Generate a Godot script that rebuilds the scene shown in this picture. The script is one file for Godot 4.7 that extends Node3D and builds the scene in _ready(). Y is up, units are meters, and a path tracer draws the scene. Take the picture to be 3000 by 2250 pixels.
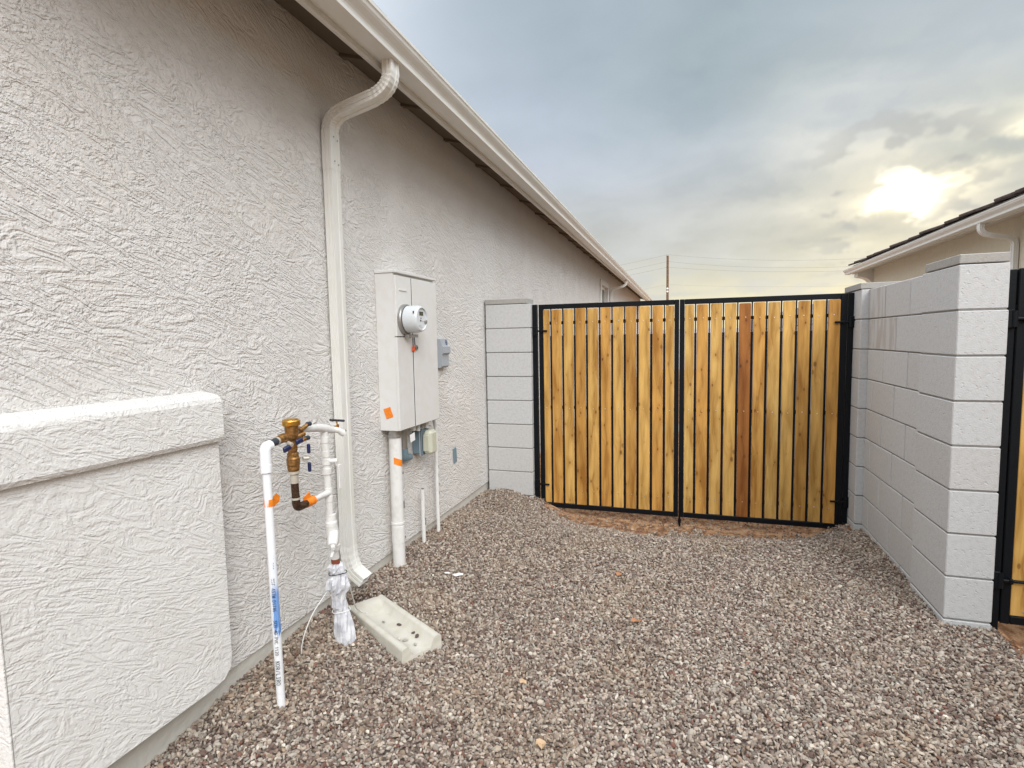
extends Node3D
# Side yard of a stucco house: block walls, a double cedar gate, gravel, utilities on the wall.
# x = away from the house wall, y = up, z = towards the viewer. Metres.

const EYE := Vector3(1.645, 1.36, 0.0)
const STUCCO_TILE := 2.8
var M := {}
var used := {}
var gnoise := FastNoiseLite.new()

# ------------------------------------------------------------------ mesh builder
class MB:
	var st := SurfaceTool.new()
	var o := Vector3.ZERO
	static var rk := 1.0
	func _init(origin := Vector3.ZERO):
		o = origin
		st.begin(Mesh.PRIMITIVE_TRIANGLES)
		st.set_smooth_group(-1)
	func flat():
		st.set_smooth_group(-1)
	func smooth(g := 1):
		st.set_smooth_group(g)
	func tri(a: Vector3, b: Vector3, c: Vector3, out: Vector3, ua := Vector2.ZERO, ub := Vector2.ZERO, uc := Vector2.ZERO):
		var n := (a - c).cross(a - b)
		if n.length_squared() < 1e-16:
			return
		if n.dot(out) < 0.0:
			var t := b
			b = c
			c = t
			var u := ub
			ub = uc
			uc = u
		st.set_uv(ua); st.add_vertex(a - o)
		st.set_uv(ub); st.add_vertex(b - o)
		st.set_uv(uc); st.add_vertex(c - o)
	func quad(a: Vector3, b: Vector3, c: Vector3, d: Vector3, out: Vector3, ua := Vector2.ZERO, ub := Vector2.ZERO, uc := Vector2.ZERO, ud := Vector2.ZERO):
		tri(a, b, c, out, ua, ub, uc)
		tri(a, c, d, out, ua, uc, ud)
	# convex chamfered box given by centre, size, axes
	func box(c: Vector3, s: Vector3, bev := 0.0, basis := Basis.IDENTITY):
		flat()
		var h := s * 0.5
		bev = minf(bev, minf(h.x, minf(h.y, h.z)) * 0.9)
		var f := func(p: Vector3) -> Vector3: return c + basis * p
		for ax in 3:
			var b := (ax + 1) % 3
			var d := (ax + 2) % 3
			for sg in [-1.0, 1.0]:
				var pts := []
				for k in [[-1, -1], [1, -1], [1, 1], [-1, 1]]:
					var p := Vector3.ZERO
					p[ax] = sg * h[ax]
					p[b] = k[0] * (h[b] - bev)
					p[d] = k[1] * (h[d] - bev)
					pts.append(f.call(p))
				var n := Vector3.ZERO
				n[ax] = sg
				quad(pts[0], pts[1], pts[2], pts[3], basis * n)
		if bev <= 0.0:
			return
		for ax in 3:
			var b := (ax + 1) % 3
			var d := (ax + 2) % 3
			for sb in [-1.0, 1.0]:
				for sd in [-1.0, 1.0]:
					var pts := []
					for k in [[-1.0, 0], [1.0, 0], [1.0, 1], [-1.0, 1]]:
						var p := Vector3.ZERO
						p[ax] = k[0] * (h[ax] - bev)
						p[b] = sb * (h[b] - (bev if k[1] == 1 else 0.0))
						p[d] = sd * (h[d] - (0.0 if k[1] == 1 else bev))
						pts.append(f.call(p))
					var n := Vector3.ZERO
					n[b] = sb
					n[d] = sd
					quad(pts[0], pts[1], pts[2], pts[3], basis * n)
		for sx in [-1.0, 1.0]:
			for sy in [-1.0, 1.0]:
				for sz in [-1.0, 1.0]:
					var a := Vector3(sx * h.x, sy * (h.y - bev), sz * (h.z - bev))
					var b2 := Vector3(sx * (h.x - bev), sy * h.y, sz * (h.z - bev))
					var c2 := Vector3(sx * (h.x - bev), sy * (h.y - bev), sz * h.z)
					tri(f.call(a), f.call(b2), f.call(c2), basis * Vector3(sx, sy, sz))
	func bx(x0: float, x1: float, y0: float, y1: float, z0: float, z1: float, bev := 0.0):
		box(Vector3((x0 + x1) / 2, (y0 + y1) / 2, (z0 + z1) / 2), Vector3(absf(x1 - x0), absf(y1 - y0), absf(z1 - z0)), bev)
	# round tube along points
	func tube(pts: Array, r, segs := 12, caps := true, uvs := false):
		var rings := []
		var n := pts.size()
		var up := Vector3.UP
		var t0: Vector3 = (pts[1] - pts[0]).normalized()
		if absf(t0.dot(up)) > 0.9:
			up = Vector3.RIGHT
		var side := t0.cross(up).normalized()
		var cen := []
		var run := [0.0]
		for i in n:
			var t: Vector3
			if i == 0: t = pts[1] - pts[0]
			elif i == n - 1: t = pts[i] - pts[i - 1]
			else: t = (pts[i] - pts[i - 1]).normalized() + (pts[i + 1] - pts[i]).normalized()
			t = t.normalized()
			side = (side - t * side.dot(t)).normalized()
			var v := t.cross(side)
			var rr: float = r[i] if r is Array else r
			var ring := []
			for k in segs:
				var a := TAU * k / segs
				ring.append(pts[i] + (side * cos(a) + v * sin(a)) * rr * rk)
			rings.append(ring)
			cen.append(pts[i])
			if i > 0: run.append(run[i - 1] + pts[i].distance_to(pts[i - 1]))
		var total: float = maxf(run[n - 1], 1e-6)
		smooth(1)
		for i in n - 1:
			for k in segs:
				var k2 := (k + 1) % segs
				var out: Vector3 = rings[i][k] + rings[i + 1][k2] - cen[i] - cen[i + 1]
				if out.length_squared() < 1e-12:
					out = pts[i + 1] - pts[i]
				var v0: float = run[i] / total
				var v1: float = run[i + 1] / total
				var u0 := float(k) / segs
				var u1 := float(k + 1) / segs
				quad(rings[i][k], rings[i][k2], rings[i + 1][k2], rings[i + 1][k], out, Vector2(u0, v0), Vector2(u1, v0), Vector2(u1, v1), Vector2(u0, v1))
		flat()
		if caps:
			for e in [0, n - 1]:
				var nn: Vector3 = (pts[0] - pts[1]) if e == 0 else (pts[n - 1] - pts[n - 2])
				for k in segs:
					tri(cen[e], rings[e][k], rings[e][(k + 1) % segs], nn)
	# lathe: profile of Vector2(radius, distance along axis)
	func lathe(at: Vector3, axis: Vector3, prof: Array, segs := 20):
		axis = axis.normalized()
		var side := axis.cross(Vector3.UP if absf(axis.y) < 0.9 else Vector3.RIGHT).normalized()
		var v := axis.cross(side)
		var g := 2
		for i in prof.size() - 1:
			var p := Vector2(prof[i].x * rk, prof[i].y)
			var q := Vector2(prof[i + 1].x * rk, prof[i + 1].y)
			smooth(g)
			g += 1
			var nd := Vector2(q.y - p.y, -(q.x - p.x))   # radial, axial
			for k in segs:
				var a := TAU * k / segs
				var b := TAU * (k + 1) / segs
				var da := side * cos(a) + v * sin(a)
				var db := side * cos(b) + v * sin(b)
				var out := ((da + db) * 0.5).normalized() * nd.x + axis * nd.y
				quad(at + da * p.x + axis * p.y, at + db * p.x + axis * p.y, at + db * q.x + axis * q.y, at + da * q.x + axis * q.y, out)
		flat()
	# polygon in a plane (u, v) extruded along w
	func prism(poly: Array, org: Vector3, u: Vector3, v: Vector3, w: Vector3, caps := true):
		var n := poly.size()
		var area := 0.0
		for i in n:
			area += poly[i].cross(poly[(i + 1) % n])
		var sg := signf(area)
		flat()
		for i in n:
			var a: Vector2 = poly[i]
			var b: Vector2 = poly[(i + 1) % n]
			var d := b - a
			var out := (u * d.y - v * d.x) * sg
			var pa := org + u * a.x + v * a.y
			var pb := org + u * b.x + v * b.y
			quad(pa, pb, pb + w, pa + w, out)
		if caps:
			var idx := Geometry2D.triangulate_polygon(PackedVector2Array(poly))
			for i in range(0, idx.size(), 3):
				var p := []
				for k in 3:
					var q: Vector2 = poly[idx[i + k]]
					p.append(org + u * q.x + v * q.y)
				tri(p[0], p[1], p[2], -w)
				tri(p[0] + w, p[1] + w, p[2] + w, w)
	# section (n, z) swept along points lying in the xy plane
	func sweep(pts: Array, scales: Array, sec: Array, z: float, caps := false):
		var rings := []
		var n := pts.size()
		for i in n:
			var t: Vector2
			if i == 0: t = pts[1] - pts[0]
			elif i == n - 1: t = pts[i] - pts[i - 1]
			else: t = (pts[i] - pts[i - 1]).normalized() + (pts[i + 1] - pts[i]).normalized()
			t = t.normalized()
			var nn := Vector2(-t.y, t.x)
			var ring := []
			for s in sec:
				var q: Vector2 = pts[i] + nn * s.x * scales[i]
				ring.append(Vector3(q.x, q.y, z + s.y * scales[i]))
			rings.append(ring)
		flat()
		var m := sec.size()
		for i in n - 1:
			var ca := Vector3(pts[i].x, pts[i].y, z)
			var cb := Vector3(pts[i + 1].x, pts[i + 1].y, z)
			for k in m:
				var k2 := (k + 1) % m
				quad(rings[i][k], rings[i][k2], rings[i + 1][k2], rings[i + 1][k], rings[i][k] + rings[i][k2] + rings[i + 1][k] + rings[i + 1][k2] - ca * 2 - cb * 2)
	func mesh() -> ArrayMesh:
		st.generate_normals()
		return st.commit()

# ------------------------------------------------------------------ naming
func numbered(n: String) -> String:
	if not used.has(n):
		used[n] = 0
		return n
	used[n] += 1
	return "%s_%03d" % [n, used[n]]

func tag(o: Node, label: String, category: String, group := "", kind := ""):
	if label: o.set_meta("label", label)
	if category: o.set_meta("category", category)
	if group: o.set_meta("group", group)
	if kind: o.set_meta("kind", kind)

func thing(called: String, label: String, category: String, at := Vector3.ZERO, group := "") -> Node3D:
	var n := Node3D.new()
	n.name = numbered(called)
	add_child(n)
	n.position = at
	tag(n, label, category, group)
	return n

# part whose builder was made with the origin of its thing
func part(p: Node3D, called: String, m: Mesh, mat: Material, label := "", at := Vector3.ZERO) -> MeshInstance3D:
	var i := MeshInstance3D.new()
	i.mesh = m
	i.material_override = mat
	i.position = at
	var key := "%d/%s" % [p.get_instance_id(), called]
	i.name = numbered_in(key, called)
	p.add_child(i, true)
	if label: i.set_meta("label", label)
	return i

func numbered_in(key: String, called: String) -> String:
	if not used.has(key):
		used[key] = 0
		return called
	used[key] += 1
	return "%s_%03d" % [called, used[key]]

func solo(called: String, m: Mesh, mat: Material, at: Vector3, label: String, category: String, group := "", kind := "") -> MeshInstance3D:
	var i := MeshInstance3D.new()
	i.mesh = m
	i.material_override = mat
	i.name = numbered(called)
	add_child(i)
	i.position = at
	tag(i, label, category, group, kind)
	return i

func fillet(pts: Array, r: float, n := 5) -> Array:
	var out := [pts[0]]
	for i in range(1, pts.size() - 1):
		var a = (pts[i - 1] - pts[i])
		var b = (pts[i + 1] - pts[i])
		var rr: float = minf(r, minf(a.length(), b.length()) * 0.49)
		var p = pts[i] + a.normalized() * rr
		var q = pts[i] + b.normalized() * rr
		for k in n + 1:
			var t := float(k) / n
			out.append(p.lerp(pts[i], t).lerp(pts[i].lerp(q, t), t))
	out.append(pts[-1])
	return out

# ------------------------------------------------------------------ textures
func lin(r: float, g: float, b: float) -> Color:
	return Color(r, g, b).linear_to_srgb()

func fnl(sd: int, freq: float, oct := 3, type := FastNoiseLite.TYPE_SIMPLEX_SMOOTH) -> FastNoiseLite:
	var n := FastNoiseLite.new()
	n.seed = sd
	n.frequency = freq
	n.noise_type = type
	n.fractal_type = FastNoiseLite.FRACTAL_FBM
	n.fractal_octaves = oct
	return n

func threaded(rows: int, f: Callable) -> Array:
	var ths := []
	var k := 4
	for t in k:
		var th := Thread.new()
		th.start(f.bind(rows * t / k, rows * (t + 1) / k))
		ths.append(th)
	var out := []
	for th in ths:
		out.append(th.wait_to_finish())
	return out

# trowelled lace stucco as a height picture, one tile of STUCCO_TILE metres
func stucco_texture() -> ImageTexture:
	var n := 2048
	var mar := 200
	var px := STUCCO_TILE / n
	var na := fnl(11, 1.0, 3)
	na.domain_warp_enabled = true
	na.domain_warp_type = FastNoiseLite.DOMAIN_WARP_SIMPLEX
	na.domain_warp_frequency = 0.05
	na.domain_warp_amplitude = 9.0
	na.domain_warp_fractal_type = FastNoiseLite.DOMAIN_WARP_FRACTAL_PROGRESSIVE
	na.domain_warp_fractal_octaves = 2
	var nb := fnl(23, 1.0, 2)
	nb.domain_warp_enabled = true
	nb.domain_warp_frequency = 0.06
	nb.domain_warp_amplitude = 8.0
	var nm := fnl(31, 1.0, 2)
	var nf := fnl(37, 1.0, 2)
	# trowelled plaster: flat islands, one lap over another, with torn wandering edges
	var lap := func(p: float, sharp: float) -> float:
		var b := floorf(p)
		return b + smoothstep(lerpf(0.15, 0.80, sharp), 1.0, p - b)
	var h := func(x: float, y: float) -> float:
		var a := na.get_noise_2d(x * 17.0 + y * 9.0, y * 48.0 - x * 23.0)
		var b := nb.get_noise_2d(x * 38.0 - y * 10.0, y * 80.0 + x * 24.0)
		var m := nm.get_noise_2d(x * 38.0, y * 38.0)
		var w := nm.get_noise_2d(x * 3.1 + 40.0, y * 3.1)
		var f := nf.get_noise_2d(x * 95.0, y * 95.0)
		var k1 := smoothstep(-0.12, 0.14, m + 0.4 * w)
		var k2 := smoothstep(-0.20, 0.20, -m * 0.8 + 0.5 * w)
		var s1: float = lap.call(a * 2.5 + f * 0.34 + b * 0.25, k1)
		var s2: float = lap.call(b * 1.8 + f * 0.30, k2)
		return 0.5 + 0.17 * s1 + 0.11 * s2 * k2 + 0.012 * f
	var job := func(r0: int, r1: int) -> PackedFloat32Array:
		var out := PackedFloat32Array()
		out.resize((r1 - r0) * (n + mar))
		var i := 0
		for y in range(r0, r1):
			for x in n + mar:
				out[i] = h.call(x * px, y * px)
				i += 1
		return out
	var all := PackedFloat32Array()
	for p in threaded(n + mar, job):
		all.append_array(p)
	var w := n + mar
	# wrap the margins over the opposite edge
	for y in w:
		for x in mar:
			var t := smoothstep(0.0, 1.0, float(x) / mar)
			all[y * w + x] = lerpf(all[y * w + n + x], all[y * w + x], t)
	for y in mar:
		var t := smoothstep(0.0, 1.0, float(y) / mar)
		for x in n:
			all[y * w + x] = lerpf(all[(n + y) * w + x], all[y * w + x], t)
	var im := Image.create_from_data(w, w, false, Image.FORMAT_RF, all.to_byte_array())
	return ImageTexture.create_from_image(im.get_region(Rect2i(0, 0, n, n)))

# mottled colour picture around a linear base colour
func mottle(sd: int, n: int, base: Color, dark: Color, freq: float, oct := 5, lo := 0.25, hi := 0.75) -> ImageTexture:
	var no := fnl(sd, freq, oct)
	var g := no.get_seamless_image(n, n, false, false, 0.15, true)
	g.convert(Image.FORMAT_L8)
	var d := g.get_data()
	var lut := []
	for i in 256:
		var c := dark.lerp(base, smoothstep(lo, hi, i / 255.0)).linear_to_srgb()
		lut.append([int(clampf(c.r, 0, 1) * 255), int(clampf(c.g, 0, 1) * 255), int(clampf(c.b, 0, 1) * 255)])
	var o := PackedByteArray()
	o.resize(n * n * 3)
	for i in n * n:
		var l = lut[d[i]]
		o[i * 3] = l[0]
		o[i * 3 + 1] = l[1]
		o[i * 3 + 2] = l[2]
	return ImageTexture.create_from_image(Image.create_from_data(n, n, false, Image.FORMAT_RGB8, o))

func gray_noise(sd: int, n: int, freq: float, oct := 4, type := FastNoiseLite.TYPE_SIMPLEX_SMOOTH) -> ImageTexture:
	var no := fnl(sd, freq, oct, type)
	return ImageTexture.create_from_image(no.get_seamless_image(n, n, false, false, 0.15, true))

# block faces: fine grain with small open pores, as relief
func block_relief() -> ImageTexture:
	var n := 1024
	var a := fnl(51, 0.09, 3).get_seamless_image(n, n, false, false, 0.1, true)
	var b := fnl(52, 0.035, 2).get_seamless_image(n, n, false, false, 0.1, true)
	a.convert(Image.FORMAT_L8)
	b.convert(Image.FORMAT_L8)
	var da := a.get_data()
	var db := b.get_data()
	for i in n * n:
		var pore := smoothstep(0.74, 0.84, db[i] / 255.0)
		da[i] = int(clampf(150 + (da[i] - 128) * 0.30 - pore * 110, 0, 255))
	return ImageTexture.create_from_image(Image.create_from_data(n, n, false, Image.FORMAT_L8, da))

# eight cedar boards side by side, each 128 x 2048
func wood_texture() -> ImageTexture:
	var job := func(s0: int, s1: int) -> Array:
		var res := []
		for s in range(s0, s1):
			var rng := RandomNumberGenerator.new()
			rng.seed = 900 + s
			var grain := fnl(70 + s, 1.0, 4)
			var wide := fnl(170 + s, 1.0, 3)
			var knots := []
			for k in rng.randi_range(4, 8):
				knots.append([rng.randf_range(0.06, 0.94), rng.randf_range(0.02, 0.98) * 17.0, rng.randf_range(0.08, 0.18) * (1.0 if rng.randf() < 0.6 else 0.55), rng.randf_range(0.3, 1.0)])
			var amber := rng.randf()
			var ring0 := rng.randf_range(-3, 3)
			var buf := PackedByteArray()
			buf.resize(128 * 2048 * 3)
			for y in 2048:
				var v := y / 2048.0 * 17.0
				for x in 128:
					var u := x / 128.0
					var uu := u
					var core := 0.0
					var halo := 0.0
					for k in knots:
						var dy: float = (v - k[1]) * 0.55
						if absf(dy) > 0.7: continue
						var dx: float = u - k[0]
						var d2 := dx * dx + dy * dy
						var r: float = k[2]
						uu += dx * exp(-d2 / (r * r * 5.0)) * 1.2
						var e := sqrt(d2)
						core = maxf(core, k[3] * (1.0 - smoothstep(r * 0.35, r * 0.8, e)))
						halo = maxf(halo, k[3] * exp(-d2 / (r * r * 4.0)))
					var w := wide.get_noise_2d(uu * 1.3 + ring0, v * 0.16)
					var g := grain.get_noise_2d(uu * 7.0 + w * 3.0, v * 0.22)
					var f := grain.get_noise_2d(uu * 42.0, v * 0.9 + 40.0)
					var t := clampf(0.52 + w * 0.78 + g * 0.30 + f * 0.11, 0.0, 1.0)
					t = t * (1.0 - 0.62 * halo)
					var c := Color(0.33, 0.150, 0.026).lerp(Color(0.64, 0.395, 0.125), t)
					c = c.lerp(Color(0.56, 0.25, 0.04), 0.45 * amber * smoothstep(0.2, 0.8, 0.5 + w))
					c = c.lerp(Color(0.10, 0.037, 0.010), core * 0.85)
					c = c.linear_to_srgb()
					var i := (y * 128 + x) * 3
					buf[i] = int(clampf(c.r, 0, 1) * 255)
					buf[i + 1] = int(clampf(c.g, 0, 1) * 255)
					buf[i + 2] = int(clampf(c.b, 0, 1) * 255)
			res.append(buf)
		return res
	var im := Image.create(1024, 2048, false, Image.FORMAT_RGB8)
	var s := 0
	for r in threaded(8, job):
		for buf in r:
			im.blit_rect(Image.create_from_data(128, 2048, false, Image.FORMAT_RGB8, buf), Rect2i(0, 0, 128, 2048), Vector2i(s * 128, 0))
			s += 1
	return ImageTexture.create_from_image(im)

# white pipe: lot print in a line along it and a smear of blue primer
func pvc_texture() -> ImageTexture:
	var w := 64
	var h := 1024
	var im := Image.create(w, h, false, Image.FORMAT_RGB8)
	var n1 := fnl(81, 1.0, 3)
	var white := Color(0.80, 0.81, 0.83)
	var rng := RandomNumberGenerator.new()
	rng.seed = 5
	for y in h:
		var v := float(y) / h      # 0 at the foot, 1 at the top
		for x in w:
			var u := float(x) / w
			var c := white
			c = c.lerp(Color(0.70, 0.71, 0.72), 0.35 * smoothstep(0.0, 0.6, n1.get_noise_2d(u * 8, v * 30)))
			var du := absf(u - PVC_SMEAR)
			du = minf(du, 1.0 - du)
			var streak := n1.get_noise_2d(u * 30 + 9, v * 14)
			var along := smoothstep(0.34, 0.37, v + streak * 0.04) * (1.0 - smoothstep(0.50, 0.56, v))
			var blue := along * smoothstep(0.26, 0.14, du + streak * 0.08)
			c = c.lerp(Color(0.03, 0.20, 0.58), clampf(blue * (0.95 + 0.6 * streak), 0, 1))
			var wash := smoothstep(0.34, 0.45, v) * (1.0 - smoothstep(0.55, 0.72, v)) * smoothstep(0.24, 0.1, du)
			c = c.lerp(Color(0.45, 0.58, 0.78), wash * 0.35 * (0.6 + streak))
			im.set_pixel(x, y, c.linear_to_srgb())
	return ImageTexture.create_from_image(im)
const PVC_SMEAR := 0.72

# ------------------------------------------------------------------ sky
func sky_texture() -> ImageTexture:
	var w := 2048
	var h := 1024
	var n1 := fnl(101, 1.0, 5)
	var n2 := fnl(102, 1.0, 5)
	n2.domain_warp_enabled = true
	n2.domain_warp_amplitude = 0.6
	n2.domain_warp_frequency = 0.8
	var n3 := fnl(103, 1.0, 5)
	var job := func(r0: int, r1: int) -> PackedFloat32Array:
		var out := PackedFloat32Array()
		out.resize((r1 - r0) * w * 3)
		var i := 0
		for y in range(r0, r1):
			var el := (0.5 - (y + 0.5) / h) * 180.0
			for x in w:
				var az := fposmod((x + 0.5) / w + 0.5, 1.0) * 360.0 - 180.0   # the panorama's left edge looks along -z
				var c := Color(0.30, 0.25, 0.20)
				if el > -1.0:
					c = sky_at(az, el, n1, n2, n3)
				out[i] = c.r
				out[i + 1] = c.g
				out[i + 2] = c.b
				i += 3
		return out
	var all := PackedFloat32Array()
	for p in threaded(h, job):
		all.append_array(p)
	return ImageTexture.create_from_image(Image.create_from_data(w, h, false, Image.FORMAT_RGBF, all.to_byte_array()))

func sky_at(az: float, el: float, n1: FastNoiseLite, n2: FastNoiseLite, n3: FastNoiseLite) -> Color:
	el = maxf(el, 0.0)
	var ra := deg_to_rad(az)
	var re := deg_to_rad(el)
	var d := Vector3(sin(ra) * cos(re), sin(re), -cos(ra) * cos(re))
	var q := Vector2(d.x, d.z) / (d.y + 0.16)
	var a := n1.get_noise_2d(q.x * 0.55 + 3.0, q.y * 0.55)
	var b := n2.get_noise_2d(q.x * 1.5, q.y * 1.5 + 7.0)
	var e := n3.get_noise_2d(q.x * 4.0, q.y * 3.0)
	# the storm bank ahead, opening out to bright cloud overhead and behind
	var ahead := clampf(-d.z, 0.0, 1.0)
	var bank := smoothstep(0.25, 0.85, ahead) * smoothstep(-80.0, -10.0, az) * (1.0 - smoothstep(70.0, 120.0, az))
	bank *= 1.0 - smoothstep(34.0, 62.0, el)
	var grey := Color(0.226, 0.284, 0.325).lerp(Color(0.36, 0.405, 0.475), clampf(0.42 + a * 0.8 - 0.014 * (az + 4.0), 0.0, 1.0))
	grey = grey * (1.0 + 0.07 * b + 0.02 * e)
	var open := Color(1.24, 1.31, 1.40) * (0.22 + 1.10 * d.y) * (1.0 + 0.22 * a + 0.10 * b)
	var c := open.lerp(grey, bank)
	# pale cream band low in the west
	var low := exp(-pow(el / 7.5, 1.7)) * smoothstep(0.0, 0.7, ahead)
	var cream := Color(0.75, 0.66, 0.41).lerp(Color(0.52, 0.49, 0.41), clampf(0.5 + b * 1.8, 0.0, 1.0))
	c = c.lerp(cream, low * 0.92)
	var mid := exp(-pow((el - 10.0) / 5.0, 2.0)) * smoothstep(0.2, 0.8, ahead)
	c = c.lerp(Color(0.385, 0.39, 0.375) * (1.0 + 0.25 * b), mid * 0.6)
	# the break in front of the sun
	var sx := (az - 17.5) * cos(re)
	var sy := el - 11.2
	var s := sqrt(sx * sx + sy * sy)
	var glow := exp(-s / 8.0)
	c += Color(0.44, 0.33, 0.115) * glow * (0.75 + 0.6 * b)
	var streak := exp(-pow((sy - 0.45 * sx + e * 1.2) / 1.7, 2.0)) * exp(-pow((sx - 4.0) / 6.5, 2.0))
	c += Color(0.50, 0.42, 0.24) * streak * smoothstep(-0.35, 0.3, b + 0.3 * e)
	var hole := exp(-pow(s / 1.55, 2.0)) * smoothstep(-0.16, 0.16, e + 0.6 * b)
	c += Color(3.2, 2.85, 2.1) * hole
	# dark shreds of cloud crossing it
	var shred := smoothstep(0.10, 0.30, e + 0.45 * b) * exp(-pow((s - 4.5) / 3.5, 2.0))
	c = c.lerp(Color(0.30, 0.305, 0.30), shred * 0.6)
	return c

# ------------------------------------------------------------------ materials
func mat(c: Color, rough := 0.6, metal := 0.0, spec := 0.5) -> StandardMaterial3D:
	var m := StandardMaterial3D.new()
	m.albedo_color = c.linear_to_srgb()
	m.roughness = rough
	m.metallic = metal
	m.metallic_specular = spec
	return m

func tri_map(m: StandardMaterial3D, tile: float, world := true):
	m.uv1_triplanar = true
	m.uv1_world_triplanar = world
	m.uv1_scale = Vector3.ONE / tile
	m.uv1_triplanar_sharpness = 8.0

func materials():
	var st := stucco_texture()
	var specs := {"stucco": [Color(0.685, 0.664, 0.636), 0.95], "stucco_light": [Color(0.71, 0.695, 0.668), 0.48]}  # stucco_light is a paler copy with weaker relief
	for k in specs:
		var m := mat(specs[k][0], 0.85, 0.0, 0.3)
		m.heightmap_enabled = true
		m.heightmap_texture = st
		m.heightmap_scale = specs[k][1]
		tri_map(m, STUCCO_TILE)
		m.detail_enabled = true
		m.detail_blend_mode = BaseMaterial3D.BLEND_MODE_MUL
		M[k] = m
	var stain := mottle(41, 512, Color(1, 1, 1), Color(0.975, 0.97, 0.96), 0.012, 5, 0.2, 0.6)
	for k in specs:
		M[k].albedo_texture = stain
		M[k].detail_enabled = false
	M.smooth_stucco = mat(Color(0.56, 0.54, 0.49), 0.85, 0.0, 0.3)
	M.smooth_stucco.albedo_texture = stain
	M.smooth_stucco.heightmap_enabled = true
	M.smooth_stucco.heightmap_texture = gray_noise(42, 512, 0.03, 4)
	M.smooth_stucco.heightmap_scale = 0.25
	tri_map(M.smooth_stucco, 0.8)
	M.neighbour_stucco = M.smooth_stucco.duplicate()
	M.neighbour_stucco.albedo_color = lin(0.66, 0.60, 0.48)
	var relief := block_relief()
	var bcol := mottle(55, 1024, Color(1, 1, 1), Color(0.935, 0.93, 0.925), 0.03, 6, 0.2, 0.6)
	for k in [["block", Color(0.515, 0.515, 0.51)], ["block_warm", Color(0.505, 0.497, 0.485)], ["block_dark", Color(0.49, 0.48, 0.467)], ["mortar", Color(0.24, 0.232, 0.22)], ["cap_block", Color(0.36, 0.345, 0.32)]]:
		var m := mat(k[1], 0.9, 0.0, 0.25)
		m.albedo_texture = bcol
		m.heightmap_enabled = true
		m.heightmap_texture = relief
		m.heightmap_scale = 0.27
		tri_map(m, 0.9)
		M[k[0]] = m
	M.block_stained = M.block_warm.duplicate()
	M.block_stained.albedo_texture = mottle(56, 256, Color(1, 1, 1), Color(0.84, 0.80, 0.77), 0.02, 3, 0.38, 0.6)
	M.block_stained.uv1_scale = Vector3(2.4, 0.45, 2.4)
	M.trim = mat(Color(0.72, 0.715, 0.685), 0.38)
	M.trim.albedo_texture = mottle(61, 256, Color(1, 1, 1), Color(0.97, 0.965, 0.935), 0.02, 4)
	tri_map(M.trim, 0.7)
	M.fascia = mat(Color(0.62, 0.605, 0.56), 0.6)
	M.eave_wood = mat(Color(0.14, 0.112, 0.078), 0.9)
	M.panel = mat(Color(0.68, 0.675, 0.665), 0.45)
	M.panel.albedo_texture = M.trim.albedo_texture
	tri_map(M.panel, 0.5)
	M.gap_shade = mat(Color(0.02, 0.02, 0.02), 0.9)  # near-black, painted as the shade inside gaps and openings
	M.black = mat(Color(0.0045, 0.006, 0.008), 0.45, 0.0, 0.3)
	M.black.heightmap_enabled = true
	M.black.heightmap_texture = gray_noise(63, 256, 0.05, 3)
	M.black.heightmap_scale = 0.03
	tri_map(M.black, 0.3)
	M.screw = mat(Color(0.75, 0.75, 0.73), 0.3, 0.9)
	M.pipe_paint = mat(Color(0.70, 0.69, 0.665), 0.45)
	M.pipe_paint.albedo_texture = mottle(64, 256, Color(1, 1, 1), Color(0.91, 0.90, 0.885), 0.02, 5, 0.15, 0.5)
	tri_map(M.pipe_paint, 0.4)
	M.pvc = mat(Color(1, 1, 1), 0.35)
	M.pvc.albedo_texture = pvc_texture()
	M.pvc_plain = mat(Color(0.80, 0.81, 0.83), 0.3)
	M.blue_print = mat(Color(0.02, 0.05, 0.16), 0.5)
	M.ink = mat(Color(0.03, 0.035, 0.045), 0.6)
	M.tape = mat(Color(0.86, 0.24, 0.012), 0.6)
	M.tape.albedo_texture = mottle(65, 128, Color(1, 1, 1), Color(0.86, 0.82, 0.7), 0.03, 4)
	tri_map(M.tape, 0.1)
	M.brass = mat(Color(0.42, 0.23, 0.085), 0.48, 0.85)
	M.brass_bright = mat(Color(0.66, 0.38, 0.085), 0.28, 1.0)
	M.brass.albedo_texture = mottle(66, 256, Color(1, 1, 1), Color(0.6, 0.55, 0.5), 0.03, 5)
	tri_map(M.brass, 0.12)
	M.copper = mat(Color(0.090, 0.050, 0.028), 0.5, 0.5)
	M.copper.albedo_texture = mottle(67, 256, Color(1, 1, 1), Color(0.45, 0.42, 0.4), 0.03, 5)
	tri_map(M.copper, 0.12)
	M.rust = mat(Color(0.22, 0.055, 0.025), 0.7)
	M.solder = mat(Color(0.62, 0.58, 0.50), 0.4, 0.5)
	M.blue_handle = mat(Color(0.012, 0.018, 0.07), 0.4)
	M.dark_nipple = mat(Color(0.025, 0.032, 0.045), 0.45)
	M.wrap = mat(Color(0.68, 0.68, 0.70), 0.5)
	M.wrap.albedo_texture = mottle(68, 256, Color(1, 1, 1), Color(0.72, 0.73, 0.76), 0.02, 5)
	tri_map(M.wrap, 0.3)
	M.grey_plastic = mat(Color(0.36, 0.39, 0.42), 0.5)
	M.blue_grey = mat(Color(0.16, 0.23, 0.27), 0.45)
	M.meter_white = mat(Color(0.62, 0.65, 0.67), 0.2)
	M.galv = mat(Color(0.40, 0.39, 0.37), 0.4, 0.8)
	M.lcd = mat(Color(0.065, 0.075, 0.055), 0.2)
	M.clear = mat(Color(0.92, 0.94, 0.95, 0.16), 0.06)
	M.clear.transparency = BaseMaterial3D.TRANSPARENCY_ALPHA
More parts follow.
